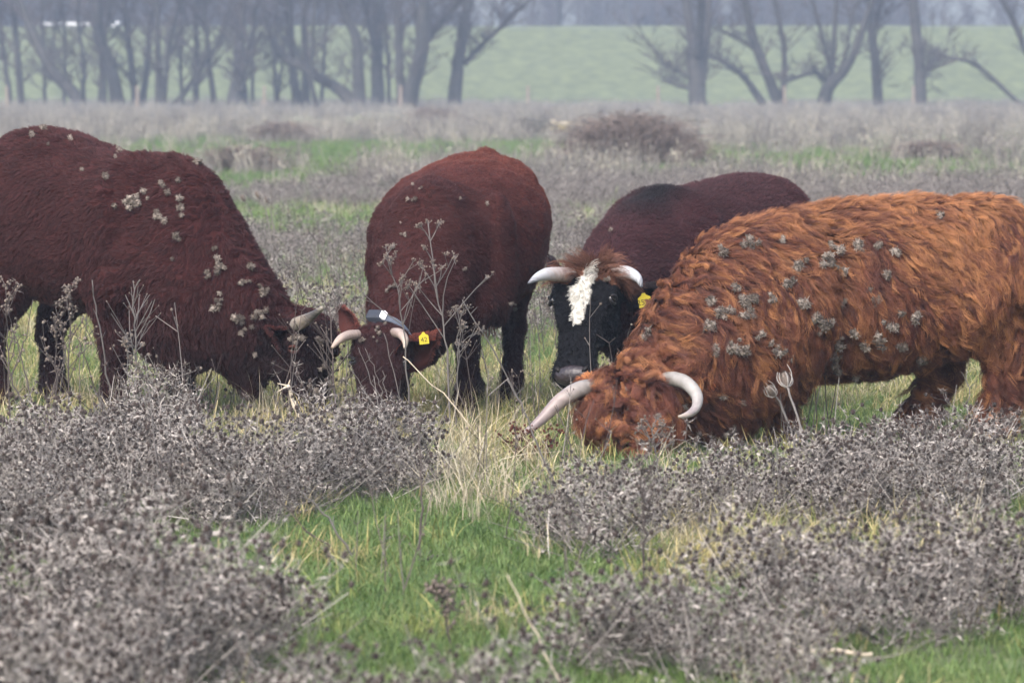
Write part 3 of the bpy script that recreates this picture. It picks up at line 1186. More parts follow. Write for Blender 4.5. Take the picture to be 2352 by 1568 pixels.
def burr_mesh(seed):
    rs = np.random.RandomState(seed)
    mb = MB()
    mb.ball((0, 0, 0), 0.0088, 0, seg=6, ring=4)
    for _ in range(80):
        o = rdir(rs, rs.uniform(-1.2, 1.2))
        t = norm(np.cross(o, rs.randn(3))) * 0.0022
        c = o * 0.009
        mb.tri([c + t, c - t, o * rs.uniform(0.010, 0.0185) + rs.randn(3) * 0.0022])
    return mb.mesh('burr', M['burr'])


BURRS = [burr_mesh(k) for k in range(5)]


def ear_tag(cow, ear, c, u, v, size, text):
    """A yellow tag with raised black figures; u across, v down, in the cow's own space."""
    c, u, v = np.asarray(c, float), norm(u), np.asarray(v, float)
    v = norm(v - u * np.dot(u, v))
    n = np.cross(v, u)
    mb = MB()
    w, h = size
    out = [(-.5, 1), (.5, 1), (.5, .25), (.18, 0.05), (.12, -.1), (-.12, -.1), (-.18, 0.05), (-.5, .25)]
    for lay in (0.0, 0.0022):
        mb.tri([c + u * w * a + v * h * b + n * lay for a, b in (out if lay else out[::-1])], 0)
    k = len(out)
    for i in range(k):
        mb.f.append((i, (i + 1) % k, k + (k - 1 - (i + 1) % k) if False else k + (i + 1) % k, k + i))
        mb.m.append(0)
    # second ring was reversed for the back face, so rebuild both in one order
    mb.v[:k] = [tuple(c + u * w * a + v * h * b) for a, b in out]
    mb.f[0] = tuple(range(k))[::-1]
    cu = bpy.data.curves.new('print', 'FONT')
    cu.body = text
    cu.align_x, cu.align_y = 'CENTER', 'CENTER'
    cu.size = h * 0.62
    to = bpy.data.objects.new('print', cu)
    COL.objects.link(to)
    dg = bpy.context.evaluated_depsgraph_get()
    dg.update()
    tm = bpy.data.meshes.new_from_object(to.evaluated_get(dg))
    bpy.data.objects.remove(to)
    b = len(mb.v)
    for q in tm.vertices:
        mb.v.append(tuple(c + v * h * 0.62 + u * q.co.x - v * q.co.y + n * 0.0032))
    for p in tm.polygons:
        mb.f.append(tuple(b + i for i in p.vertices))
        mb.m.append(1)
    return mb.build('ear_tag', [M['tag'], M['ink']], ear)


def blend(c0, c1, t):
    return c0 + (np.asarray(c1, float) - c0) * np.clip(t, 0, 1)[:, None]


def headpos(p, s):
    """(along the face 0 poll..1 muzzle, across, out) in metres except the first"""
    q = p - s.poll
    return q @ s.hd / s.hl, q @ s.side, q @ s.fn


# ---- red cow on the left, seen from its right side
c1 = Cow('cow', 'dark maroon cow with burr clusters on its shoulder, cut off by the left edge', (-2.06, 22.8), math.radians(-52))
c1.head(c1.L(712, 728, 22.12), c1.L(712, 985, 22.05), c1.Ld((0.80, -0.60, 0.15)), 1.08, 1.15)
c1.trunk([(-.92, 1.22, .80, .10, .6, 0), (-.84, 1.38, .66, .25, .62, 0), (-.62, 1.44, .58, .36, .6, 0), (-.3, 1.40, .54, .41, .5, 0), (0, 1.34, .52, .415, .47, 0),
          (.24, 1.315, .52, .38, .48, 0), (.42, 1.325, .50, .34, .5, 0), (.58, 1.22, .52, .28, .5, 0), (.70, 1.0, .60, .14, .5, 0)])
c1.neck([(c1.L(355, 352, 22.55), c1.L(330, 800, 22.45), .27), (c1.L(435, 364, 22.35), c1.L(372, 850, 22.3), .285), (c1.L(500, 420, 22.25), c1.L(425, 868, 22.2), .27), (c1.L(560, 516, 22.2), c1.L(472, 850, 22.15), .235), (c1.L(618, 612, 22.18), c1.L(512, 862, 22.13), .195),
         (c1.L(668, 700, 22.2), c1.L(556, 905, 22.15), .15), (c1.L(690, 735, 22.2), c1.L(580, 925, 22.15), .12)])
c1.bones(-.58, 1.36, .90, .29)
c1.front_leg(-.20, .38, .0, .0, 1.6, 1, 1.2)
c1.front_leg(.20, .38, .05, -.02, 1.5, 1, 1.2)
c1.hind_leg(-.22, -.60, -.05, 0, 1.3, 1, 1.3)
c1.hind_leg(.19, -.66, -.02, -.04, 1.3, 1, 1.3)


def col1(p, s):
    n = fbm(p * 9, 3)
    c = np.tile(np.array([0.040, 0.0118, 0.0112]), (len(p), 1)) * (0.75 + 0.5 * n)[:, None]
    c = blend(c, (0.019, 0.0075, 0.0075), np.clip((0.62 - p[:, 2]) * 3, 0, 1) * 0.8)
    t, a, o = headpos(p, s)
    return blend(c, (0.014, 0.0065, 0.0068), (t > 0.02) * (np.abs(a) < .25) * (o > -.22) * 0.75)


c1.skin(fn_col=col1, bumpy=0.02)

# ---- red cow with a collar, coming towards the camera
c2 = Cow('cow', 'red brown cow with grey collar and yellow ear tag 42, head down in the middle', (-0.31, 22.75), math.radians(270 - 11))
c2.head(c2.L(879, 764, 21.55), c2.L(862, 990, 21.50), c2.Ld((-0.16, -0.97, 0.18)), 1.02, 1.26)
c2.trunk([(-.90, 1.22, .76, .10, .6, 0), (-.84, 1.31, .62, .26, .64, 0), (-.62, 1.30, .55, .385, .62, 0), (-.3, 1.255, .50, .445, .56, 0), (0, 1.225, .47, .415, .5, 0),
          (.2, 1.19, .48, .355, .5, 0), (.42, 1.18, .48, .32, .5, 0), (.58, 1.08, .52, .27, .5, 0), (.70, .90, .60, .14, .5, 0)])
c2.neck([(c2.L(1000, 402, 22.3), c2.L(1000, 800, 22.3), .25), (c2.L(960, 430, 22.1), c2.L(985, 830, 22.1), .255), (c2.L(930, 540, 21.95), c2.L(975, 840, 22.0), .22), (c2.L(905, 640, 21.78), c2.L(945, 850, 21.9), .155),
         (c2.L(888, 725, 21.68), c2.L(915, 870, 21.78), .125), (c2.L(882, 760, 21.66), c2.L(900, 880, 21.72), .11)])
c2.bones(-.56, 1.215, .80, .245)
c2.mb.ball((.34, .31, .80), (.15, .10, .34), 0, seg=14, ring=10)
c2.mb.ball((-.82, .02, 1.275), (.12, .07, .06), 0, seg=10, ring=8)
c2.mb.ball((.40, 0, 1.13), (.20, .09, .085), 0, seg=12, ring=8)
c2.front_leg(.19, .38, .0, -.04, 1.2)
c2.front_leg(-.21, .36, -.04, 0, 1.2)
c2.hind_leg(.21, -.52, .06, .0, 1.15)
c2.hind_leg(-.19, -.56, -.05, .16, 1.15)


def col2(p, s):
    n = fbm(p * 9, 3)
    c = np.tile(np.array([0.060, 0.0165, 0.0128]), (len(p), 1)) * (0.72 + 0.56 * n)[:, None]
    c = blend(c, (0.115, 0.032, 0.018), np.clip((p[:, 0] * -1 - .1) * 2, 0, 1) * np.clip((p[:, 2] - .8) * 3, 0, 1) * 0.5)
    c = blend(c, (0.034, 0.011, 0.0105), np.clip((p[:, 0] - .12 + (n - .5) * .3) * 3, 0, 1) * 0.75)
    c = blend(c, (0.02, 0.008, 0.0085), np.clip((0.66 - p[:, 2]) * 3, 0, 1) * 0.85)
    t, a, o = headpos(p, s)
    return blend(c, (0.024, 0.0095, 0.010), (t > 0.02) * (np.abs(a) < .25) * (o > -.24) * 0.85)


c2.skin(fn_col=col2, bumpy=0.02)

# ---- black-headed bull behind the highland cow
c3 = Cow('bull', 'dark purple brown bull with black face and white blaze, behind the shaggy orange cow', (0.92, 22.3), math.radians(270 - 28))
c3.head(c3.L(1352, 622, 21.10), c3.L(1316, 872, 20.85), c3.Ld((-0.36, -0.83, 0.42)), 1.04, 1.12)
c3.trunk([(-.92, 1.06, .70, .10, .6, 0), (-.84, 1.18, .56, .24, .62, 0), (-.62, 1.215, .52, .34, .58, 0), (-.3, 1.19, .48, .40, .5, 0), (0, 1.165, .45, .41, .47, 0),
          (.26, 1.16, .45, .37, .48, 0), (.44, 1.17, .46, .33, .5, 0), (.60, 1.06, .50, .27, .5, 0), (.70, .90, .58, .14, .5, 0)])
c3.neck([(c3.L(1520, 432, 21.95), c3.L(1520, 830, 21.9), .26), (c3.L(1460, 458, 21.75), c3.L(1490, 850, 21.75), .27), (c3.L(1415, 505, 21.55), c3.L(1455, 850, 21.6), .235), (c3.L(1380, 570, 21.32), c3.L(1420, 820, 21.4), .175),
         (c3.L(1362, 620, 21.2), c3.L(1395, 790, 21.3), .14), (c3.L(1358, 635, 21.17), c3.L(1388, 770, 21.25), .12)])
c3.bones(-.56, 1.15, .76, .25)
c3.front_leg(.20, .38, .05, 0, 1.2)
c3.front_leg(-.20, .38, -.04, 0, 1.2)
c3.hind_leg(.21, -.56, .08, 0, 1.15)
c3.hind_leg(-.21, -.56, -.06, 0, 1.15)


def col3(p, s):
    n = fbm(p * 8, 3)
    c = np.tile(np.array([0.038, 0.0145, 0.0165]), (len(p), 1)) * (0.75 + 0.5 * n)[:, None]
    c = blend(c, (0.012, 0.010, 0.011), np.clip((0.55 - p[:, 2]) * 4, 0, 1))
    w = fbm(p * 22, 2) - .5
    q = p - np.array([.52, 0, 1.16])
    c = blend(c, (0.012, 0.010, 0.012), np.clip(1.3 - np.linalg.norm(q * np.array([3, 6, 5]), axis=1), 0, 1))
    t, a, o = headpos(p, s)
    hd = (t > -0.12) & (np.abs(a) < .2) & (o > -.20)
    c = np.where(hd[:, None], np.array([0.0055, 0.0055, 0.007]), c)
    tuft = hd & (t + w * 0.22 < 0.13) & (o > -.12)
    c = np.where(tuft[:, None], np.array([0.11, 0.05, 0.032]) * (0.7 + 0.8 * n)[:, None], c)
    half = np.interp(t, [0.02, .12, .25, .40, .52, .57], [.042, .062, .052, .036, .016, -.05]) + w * 0.035
    blz = hd & (o > 0) & (np.abs(a - 0.0 - 0.02 * np.clip(.35 - t, 0, 1)) < half) & (t > 0.03)
    blz &= ~((t < 0.2) & (a < -0.005 + w * .03) & (t + a * 1.5 < 0.13))
    return np.where(blz[:, None], np.array([0.60, 0.575, 0.52]), c)


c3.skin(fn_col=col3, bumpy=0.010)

# ---- shaggy orange highland cow on the right
c4 = Cow('highland_cow', 'shaggy orange brown highland cow with long pale horns and grey burrs', (1.565, 20.75), math.radians(180 + 10))
c4.head(c4.L(1430, 872, 19.96), c4.L(1462, 1100, 19.78), c4.Ld((-0.42, -0.90, 0.35)), 1.06, 1.28)
c4.trunk([(-.80, 1.0, .60, .13, .6, 0), (-.74, 1.12, .54, .25, .6, 0), (-.52, 1.135, .45, .33, .55, 0), (-.25, 1.13, .38, .385, .47, 0), (0.05, 1.11, .35, .39, .46, 0),
          (.30, 1.075, .35, .36, .48, 0), (.50, 1.035, .34, .31, .5, 0), (.68, .95, .36, .25, .5, 0), (.80, .80, .42, .15, .5, 0)])
c4.neck([(c4.L(1830, 490, 20.55), c4.L(1830, 900, 20.5), .30), (c4.L(1700, 522, 20.4), c4.L(1745, 960, 20.35), .295), (c4.L(1628, 556, 20.3), c4.L(1690, 1000, 20.27), .275), (c4.L(1565, 614, 20.22), c4.L(1630, 1010, 20.2), .245),
         (c4.L(1512, 690, 20.16), c4.L(1580, 995, 20.15), .205), (c4.L(1470, 770, 20.12), c4.L(1550, 970, 20.12), .16), (c4.L(1435, 840, 20.1), c4.L(1530, 950, 20.1), .13)])
c4.front_leg(-.20, .46, .03, 0, 1.3, .85)
c4.front_leg(.20, .46, -.10, 0, 1.3, .85)
c4.hind_leg(.20, -.60, .03, 0, 1.45, .88, 1.4)
c4.hind_leg(-.19, -.44, .14, 0, 1.3, .88, 1.3)


def col4(p, s):
    n = fbm(p * 6, 3)
    c = np.tile(np.array([0.132, 0.047, 0.023]), (len(p), 1))
    c = blend(c, (0.19, 0.078, 0.034), np.clip((n - .42) * 4, 0, 1))
    c = blend(c, (0.070, 0.022, 0.015), np.clip((0.5 - n) * 4, 0, 1) * 0.8)
    c = blend(c, (0.33, 0.15, 0.064), np.clip((p[:, 2] - .98 + (n - .5) * .3) * 5, 0, 1) * 0.6)     # paler orange towards the top of the back
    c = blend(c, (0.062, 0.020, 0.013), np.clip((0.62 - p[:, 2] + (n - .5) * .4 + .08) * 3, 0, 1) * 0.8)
    return c


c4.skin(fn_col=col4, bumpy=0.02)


# ---- coats, horns, ears, eyes
def comb_short(p, n, s):
    d = np.tile(np.array([-0.75, 0, -0.55]), (len(p), 1))
    t, a, o = headpos(p, s)
    hd = (t > -0.1) & (np.abs(a) < .25) & (o > -.25)
    d[hd] = s.hd * 0.9 - s.fn * 0.2
    d[(p[:, 2] < .6) & ~hd] = (-0.15, 0, -1)
    return d


def len_short(k0, k1):
    def f(p, s):
        t, a, o = headpos(p, s)
        hd = (t > 0.1) & (np.abs(a) < .25) & (o > -.22)
        r = np.where(hd, k0, k1)
        return r * (0.7 + 0.6 * fbm(p * 7, 2))
    return f


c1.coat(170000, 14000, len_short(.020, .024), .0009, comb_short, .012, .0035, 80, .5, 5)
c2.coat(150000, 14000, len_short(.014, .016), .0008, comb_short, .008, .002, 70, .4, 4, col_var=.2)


def len_bull(p, s):
    t, a, o = headpos(p, s)
    hd = (t > -0.15) & (np.abs(a) < .25) & (o > -.2)
    return np.where(hd & (t < .12), .06, np.where(hd & (t < .58) & (np.abs(a) < .06) & (o > .01), .016, np.where(hd, .0065, .010))) * (0.7 + 0.6 * fbm(p * 9, 2))


def comb_bull(p, n, s):
    d = comb_short(p, n, s)
    t, a, o = headpos(p, s)
    q = (t > -0.15) & (t < .14) & (np.abs(a) < .25) & (o > -.2)
    d[q] = (s.side * np.sign(a[q])[:, None] * 0.8 + s.hd * 0.5 + s.fn * 0.5 + (fbm(p[q] * 15, 2) - .5)[:, None] * s.side * 2)
    q = (t > .14) & (t < .6) & (np.abs(a) < .06) & (o > .01)
    d[q] = s.hd + s.side * np.sign(a[q])[:, None] * 0.7
    return d


c3.coat(120000, 12000, len_bull, .0008, comb_bull, .014, .002, 50, .5, 5)


def len_long(p, s):
    t, a, o = headpos(p, s)
    hd = (t > -0.25) & (np.abs(a) < .3) & (o > -.25)
    r = np.interp(p[:, 2], [.1, .35, .7, 1.0, 1.2], [.09, .13, .125, .115, .10])
    r = np.where(hd, np.interp(t, [-.2, .1, .6, .8, 1.0], [.11, .105, .085, .05, .02]), r)
    return r * (0.65 + 0.7 * fbm(p * 5, 2))


def comb_long(p, n, s):
    d = np.tile(np.array([-0.42, 0, -1.0]), (len(p), 1))
    top = np.clip((n[:, 2] - .35) * 2.2, 0, 1)[:, None]
    d = d * (1 - top) + top * np.c_[np.full(len(p), -0.85), np.sign(p[:, 1] + .02) * 0.55, np.full(len(p), -0.3)]
    d = d + (fbm(p * 3.2 + 7, 2) - .5)[:, None] * np.array([1.5, 0, 0.5])
    t, a, o = headpos(p, s)
    hd = (t > -0.25) & (np.abs(a) < .3) & (o > -.25)
    d[hd] = s.hd * 0.8 + s.fn * 0.3 + s.side * (np.sign(a[hd]) * 0.5)[:, None] + s.side * ((fbm(p[hd] * 12, 2) - .5) * 3)[:, None]
    lo = (p[:, 2] < .5) & (p[:, 0] < .2)
    d[lo] = (-0.2, 0, -1)
    return d


def wave_long(p, s):
    t, a, o = headpos(p, s)
    hd = (t > -0.25) & (np.abs(a) < .3) & (o > -.25)
    w = np.where((p[:, 0] < -.28) & (p[:, 2] < .80), .021, .0105)
    w = np.where((p[:, 0] > -.28) & (p[:, 2] < .7), .011, w)
    return np.where(hd, .014, w)


def no_head(p, s):
    t, a, o = headpos(p, s)
    return ~((t > -.22) & (t < .9) & (np.abs(a) < .24) & (o > -.12))


def head_len(p, s):
    t, a, o = headpos(p, s)
    return np.interp(t, [-.2, .1, .5, .9], [.10, .10, .085, .05]) * (.6 + .8 * fbm(p * 11, 2))


def head_comb(p, n, s):
    t, a, o = headpos(p, s)
    return s.hd * 0.7 + s.side * (np.sign(a) * 0.45)[:, None] + s.side * ((fbm(p * 13, 2) - .5) * 4)[:, None] + s.hd * ((fbm(p * 13 + 9, 2) - .5) * 4)[:, None]


def locks(col, p, gi, ng):
    r = RS.rand(ng)
    a, b = np.array([0.32, 0.14, 0.055]), np.array([0.045, 0.013, 0.010])
    w1 = np.clip((r - 0.70) * 4, 0, 1)[gi][:, None] * 0.85
    w2 = np.clip((0.33 - r) * 4, 0, 1)[gi][:, None] * 0.85
    return (col * (1 - w1) + a * w1) * (1 - w2) + b * w2


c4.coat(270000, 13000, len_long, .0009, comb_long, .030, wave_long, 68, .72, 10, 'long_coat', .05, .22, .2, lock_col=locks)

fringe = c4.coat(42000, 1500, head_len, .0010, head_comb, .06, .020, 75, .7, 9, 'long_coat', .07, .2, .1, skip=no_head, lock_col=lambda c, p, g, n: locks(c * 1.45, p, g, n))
fringe.name = 'fringe'

PALE, PINK, GREY, TIP = (0.66, 0.60, 0.54), (0.55, 0.38, 0.32), (0.40, 0.34, 0.29), (0.09, 0.085, 0.09)
c1.horn([c1.L(668, 752, 22.06), c1.L(684, 744, 21.98), c1.L(700, 736, 21.9), c1.L(716, 726, 21.84), c1.L(729, 716, 21.8), c1.L(741, 706, 21.77)], [.036, .035, .030, .022, .016, .010],
        [(.34, .29, .25), (.42, .37, .32), (.44, .37, .30), (.16, .14, .13), (.07, .065, .065), (.45, .40, .32)])
c1.horn([c1.L(716, 752, 22.3), c1.L(728, 740, 22.36), c1.L(742, 728, 22.4)], [.034, .028, .012], [(.34, .29, .25), (.42, .37, .32), (.12, .1, .1)])
c1.ear(c1.L(660, 778, 22.08), c1.L(616, 752, 21.95), .125, c1.Ld((.35, -.9, -.1)), (.06, .018, .015), (.02, .008, .008), .022)
c1.ear(c1.L(738, 778, 22.4), c1.L(748, 768, 22.62), .11, c1.Ld((.5, .3, -.2)), (.06, .018, .015), (.02, .008, .008), .022, 700)
c1.eye(-1, M['lid'])
c1.eye(1, M['lid'])
c1.nose(M['dark_skin'])
c1.hooves([(.38 + .0, -.20), (.43, .18), (-.73, .15), (-.70, -.22)])
c1.tail([(-.90, 0, 1.36), (-.99, 0, 1.22), (-1.0, 0, .9), (-.97, 0, .6)], [.035, .03, .022, .018], (.07, .02, .017))

c2.horn([c2.L(822, 768, 21.55), c2.L(800, 770, 21.5), c2.L(780, 780, 21.42), c2.L(763, 798, 21.36)], [.024, .0235, .019, .007], [(.36, .28, .24), (.55, .42, .36), (.62, .48, .40), (.55, .42, .33)])
c2.horn([c2.L(903, 764, 21.55), c2.L(919, 766, 21.45), c2.L(930, 780, 21.36), c2.L(930, 799, 21.32)], [.024, .0235, .018, .007], [(.36, .28, .24), (.55, .42, .36), (.62, .48, .40), (.60, .50, .40)])
c2.ear(c2.L(828, 765, 21.62), c2.L(788, 704, 21.70), .10, c2.Ld((.35, -.5, -.6)), (.13, .035, .024), (.06, .02, .017), .018)
e2 = c2.ear(c2.L(930, 790, 21.6), c2.L(1006, 762, 21.52), .185, c2.Ld((.15, -.85, -.5)), (.13, .036, .024), (.05, .017, .014), .022)
ear_tag(c2, e2, c2.L(972, 765, 21.36), c2.Ld((1, .05, .12)), c2.Ld((-.1, 0, -1)), (.046, .052), '42')
c2.eye(-1)
c2.eye(1)
c2.nose(M['dark_skin'])
c2.hooves([(.38, .15), (.32, -.21), (-.53, .21), (-.68, -.03)])
c2.tail([(-.89, 0, 1.29), (-.97, 0, 1.15), (-.98, 0, .85), (-.95, 0, .55)], [.035, .03, .022, .018], (.09, .025, .02))
# collar with its sender box
nA, nB, nW, nT = c2.nk
mb = MB()
rg = []
i0 = 21
up = (nA[i0] - nB[i0]) / 2
cc = (nA[i0] + nB[i0]) / 2
tt = nT[i0]
sdv = norm(np.cross(tt, norm(up)))
aa = np.linspace(0, 2 * math.pi, 40, endpoint=False)


def collar_ring(k, off):
    w = nW[i0] * k * np.where(np.sin(aa) < 0, 1 - 0.45 * np.abs(np.sin(aa)) ** 1.5, 1)
    return cc + tt * off + up * k * np.sin(aa)[:, None] + sdv * (np.cos(aa) * w)[:, None]


R4 = [collar_ring(1.05, -.016), collar_ring(1.09, -.016), collar_ring(1.09, .016), collar_ring(1.05, .016)]
nb_ = 40
for k in range(4):
    for j in range(nb_):
        j2 = (j + 1) % nb_
        mb.tri([R4[k][j], R4[k][j2], R4[(k + 1) % 4][j2], R4[(k + 1) % 4][j]])
collar = mb.build('collar', M['strap'], c2.root)
bn, bu = norm(up + sdv * np.sign(np.dot(sdv, c2.Ld((-1, 0, 0)))) * .14), norm(sdv)
bc = cc + up * 1.11 + sdv * np.sign(np.dot(sdv, c2.Ld((-1, 0, 0)))) * .045


def slab(mb, c, a, b, d, ha, hb, hd_, bev=0.25, m=0):
    rg = []
    for z, k in ((-1, 1), (.55, 1), (1, 1 - bev)):
        r = []
        for sa_, sb_ in ((1, 1), (-1, 1), (-1, -1), (1, -1)):
            r.append(c + a * ha * sa_ * k + b * hb * sb_ * k + d * hd_ * z)
        rg.append(np.array(r))
    mb.rings(rg, m)


mb = MB()
slab(mb, bc + bn * .012, bu, tt, bn, .036, .026, .018)
bx = mb.build('collar_box', M['box'], collar)
mb = MB()
slab(mb, bc + bn * .016 + bu * np.sign(np.dot(bu, c2.Ld((1, 0, 0)))) * .048, bu, tt, bn, .007, .022, .012, .2)
mb.build('buckle', M['metal'], collar)

hc = [(.36, .29, .25), (.52, .38, .33), (.74, .62, .56), (.78, .77, .78), (.74, .75, .79), (.10, .10, .12)]
c3.horn([c3.L(1312, 632, 21.08), c3.L(1284, 630, 21.02), c3.L(1256, 630, 20.95), c3.L(1234, 637, 20.9), c3.L(1213, 651, 20.86)], [.036, .035, .030, .020, .005], hc, .46)
c3.horn([c3.L(1390, 630, 21.12), c3.L(1414, 627, 21.06), c3.L(1442, 626, 21.0), c3.L(1464, 638, 20.93), c3.L(1474, 659, 20.9)], [.036, .035, .030, .021, .006], hc, .46)
c3.ear(c3.L(1296, 648, 21.2), c3.L(1268, 590, 21.32), .085, c3.Ld((-.5, -.6, 0)), (.018, .014, .018), (.03, .02, .022), .012)
e3 = c3.ear(c3.L(1432, 668, 21.2), c3.L(1540, 648, 21.22), .135, c3.Ld((.1, -.75, -.65)), (.016, .011, .012), (.012, .008, .008), .014)
ear_tag(c3, e3, c3.L(1478, 676, 21.04), c3.Ld((1, 0, .18)), c3.Ld((.16, 0, -1)), (.060, .060), '2528')
c3.eye(-1)
c3.eye(1)
c3.nose()
c3.hooves([(.43, .20), (.34, -.20), (-.51, .21), (-.65, -.21)])
c3.tail([(-.90, 0, 1.17), (-.97, 0, 1.05), (-.98, 0, .8), (-.95, 0, .5)], [.035, .03, .022, .018], (.04, .018, .018))

hc = [(.45, .36, .31), (.40, .35, .30), (.62, .55, .50), (.64, .50, .45), (.50, .39, .37), (.46, .37, .37), (.66, .54, .42)]
c4.horn([c4.L(1392, 896, 20.0), c4.L(1360, 889, 19.93), c4.L(1325, 896, 19.88), c4.L(1284, 923, 19.84), c4.L(1243, 964, 19.8), c4.L(1209, 992, 19.78), c4.L(1181, 1008, 19.78)], [.036, .0365, .036, .033, .0235, .0145, .007], hc, .40)
c4.horn([c4.L(1478, 890, 20.0), c4.L(1510, 877, 19.92), c4.L(1545, 870, 19.84), c4.L(1577, 880, 19.76), c4.L(1600, 907, 19.7), c4.L(1599, 935, 19.65), c4.L(1581, 951, 19.6), c4.L(1558, 957, 19.58)],
        [.034, .034, .033, .031, .027, .021, .015, .006], [(.45, .36, .31), (.42, .38, .32), (.62, .57, .52), (.70, .65, .60), (.66, .60, .57), (.58, .48, .47), (.66, .54, .42)], .42)
c4.ear(c4.L(1560, 892, 20.05), c4.L(1624, 862, 19.98), .10, c4.Ld((.1, -.8, -.5)), (.30, .115, .04), (.16, .05, .025), .045, 2600)
c4.ear(c4.L(1392, 880, 20.2), c4.L(1352, 868, 20.4), .10, c4.Ld((-.6, -.3, -.5)), (.30, .115, .04), (.16, .05, .025), .045, 1500)
c4.eye(1)
c4.eye(-1)
c4.nose()
c4.hooves([(.49, -.20), (.36, .20), (-.60, .20), (-.33, -.19)])
c4.tail([(-.79, 0, 1.10), (-.86, .02, 1.0), (-.88, .03, .75), (-.86, .03, .45)], [.035, .03, .022, .016], (.26, .10, .04), .3, 1500)

BUR1 = [(373, 432, 4, 8), (310, 462, 13, 11), (264, 474, 1, 2), (388, 447, 2, 4), (366, 493, 8, 8), (381, 508, 2, 4), (415, 478, 4, 6), (417, 498, 2, 3), (415, 457, 1, 2), (412, 544, 3, 6), (398, 600, 1, 1), (274, 357, 4, 8),
        (242, 406, 3, 5), (99, 299, 2, 3), (73, 314, 2, 4), (492, 573, 2, 4), (500, 610, 9, 12), (478, 629, 3, 5), (563, 646, 4, 8), (601, 675, 10, 8), (500, 697, 5, 9), (587, 723, 9, 9), (550, 733, 7, 9), (567, 752, 2, 5),
        (555, 762, 2, 4), (682, 780, 9, 7), (727, 784, 6, 6), (738, 842, 4, 4), (706, 890, 2, 3), (723, 903, 6, 8), (453, 379, 2, 4), (432, 357, 2, 5), (584, 811, 1, 2), (502, 672, 1, 2), (572, 614, 2, 3), (620, 590, 3, 6), (140, 330, 3, 60), (300, 420, 4, 80)]
c1.burrs([(a, b, n, sp * .85, 1.1) for a, b, n, sp in BUR1], .018)
BUR2 = [(972, 439, 2, 5), (948, 462, 3, 5), (954, 427, 1, 2), (1051, 459, 1, 1), (1118, 473, 1, 1), (925, 513, 1, 2), (925, 544, 3, 6), (906, 570, 2, 3), (901, 665, 4, 7), (1060, 615, 2, 5), (1173, 701, 5, 7), (868, 771, 7, 13), (833, 780, 4, 7), (961, 778, 2, 4)]
c2.burrs([(a, b, n, sp, .75) for a, b, n, sp in BUR2], .016)
c3.burrs([(1404, 536, 1, 1, .7), (1397, 648, 3, 4, .7), (1367, 626, 4, 7, .6), (1344, 712, 1, 1, .6)], .02)
BUR4 = [(1726, 578, 9, 11), (1662, 589, 3, 6), (1786, 553, 2, 6), (1829, 621, 8, 10), (1841, 605, 2, 4), (1898, 605, 9, 13), (1928, 582, 3, 6), (1912, 569, 3, 7), (1932, 630, 3, 8), (1974, 569, 5, 7), (2013, 571, 3, 6), (2056, 582, 3, 4), (2038, 628, 4, 6),
        (1994, 667, 2, 4), (1806, 658, 6, 7), (1834, 701, 8, 9), (1690, 667, 4, 5), (1715, 690, 13, 13), (1632, 699, 6, 6), (1648, 726, 5, 6), (1628, 756, 8, 8), (1662, 733, 5, 6), (1674, 720, 3, 5), (1710, 726, 7, 9), (1767, 694, 5, 7), (1738, 775, 3, 5),
        (1678, 793, 10, 12), (1699, 802, 5, 7), (1644, 807, 5, 7), (1779, 797, 9, 11), (1799, 825, 3, 6), (1880, 742, 12, 12), (1861, 733, 5, 7), (1930, 694, 5, 7), (2003, 690, 6, 10), (1960, 756, 4, 8), (1925, 779, 5, 7), (2017, 765, 9, 11), (2051, 747, 5, 7),
        (2067, 710, 3, 6), (2102, 726, 5, 7), (2074, 779, 6, 8), (1978, 784, 3, 6), (2111, 811, 6, 8), (1907, 807, 6, 8), (1921, 829, 4, 6), (1939, 857, 4, 6), (1967, 848, 4, 6), (2161, 504, 3, 6), (1653, 900, 2, 3), (1697, 916, 3, 6), (1665, 981, 4, 9),
        (1394, 930, 4, 6), (1457, 940, 4, 7), (1403, 906, 2, 5), (1452, 904, 3, 6), (1564, 923, 3, 6), (1401, 947, 3, 5), (1496, 770, 4, 20)]
c4.burrs([(a, b, n, sp * .85, 1.3) for a, b, n, sp in BUR4], .042)


# ------------------------------------------------------------------ single plants one can point to
def stalk_path(pts, d, base, k=14, wob=0.004):
    """pts from the foot up in picture coordinates; the foot stands on the ground d metres away"""
    w = [P(x, y, d) for x, y in pts]
    w[0] = np.array([w[0][0], d, ground_z([w[0][0]], [d])[0] - 0.02])
    lean = RS.randn() * 0.10
    for i in range(1, len(w)):
        w[i][1] += lean * i / len(w)
    c = smooth_path(w, k)
    c[1:-1] += RS.randn(k - 2, 3) * wob
    return c


def umbel(mb, p, d, size, rs, m=1):
    d = norm(d)
    for _ in range(int(6 + rs.randint(4))):
        o = norm(d + rs.randn(3) * 0.7)
        e = p + o * size * rs.uniform(0.5, 1.1)
        mb.tube([p, e], [0.0012, 0.001], 3, 0, False)
        mb.ball(e, size * 0.16 * rs.uniform(0.7, 1.3), m, seg=5, ring=3)


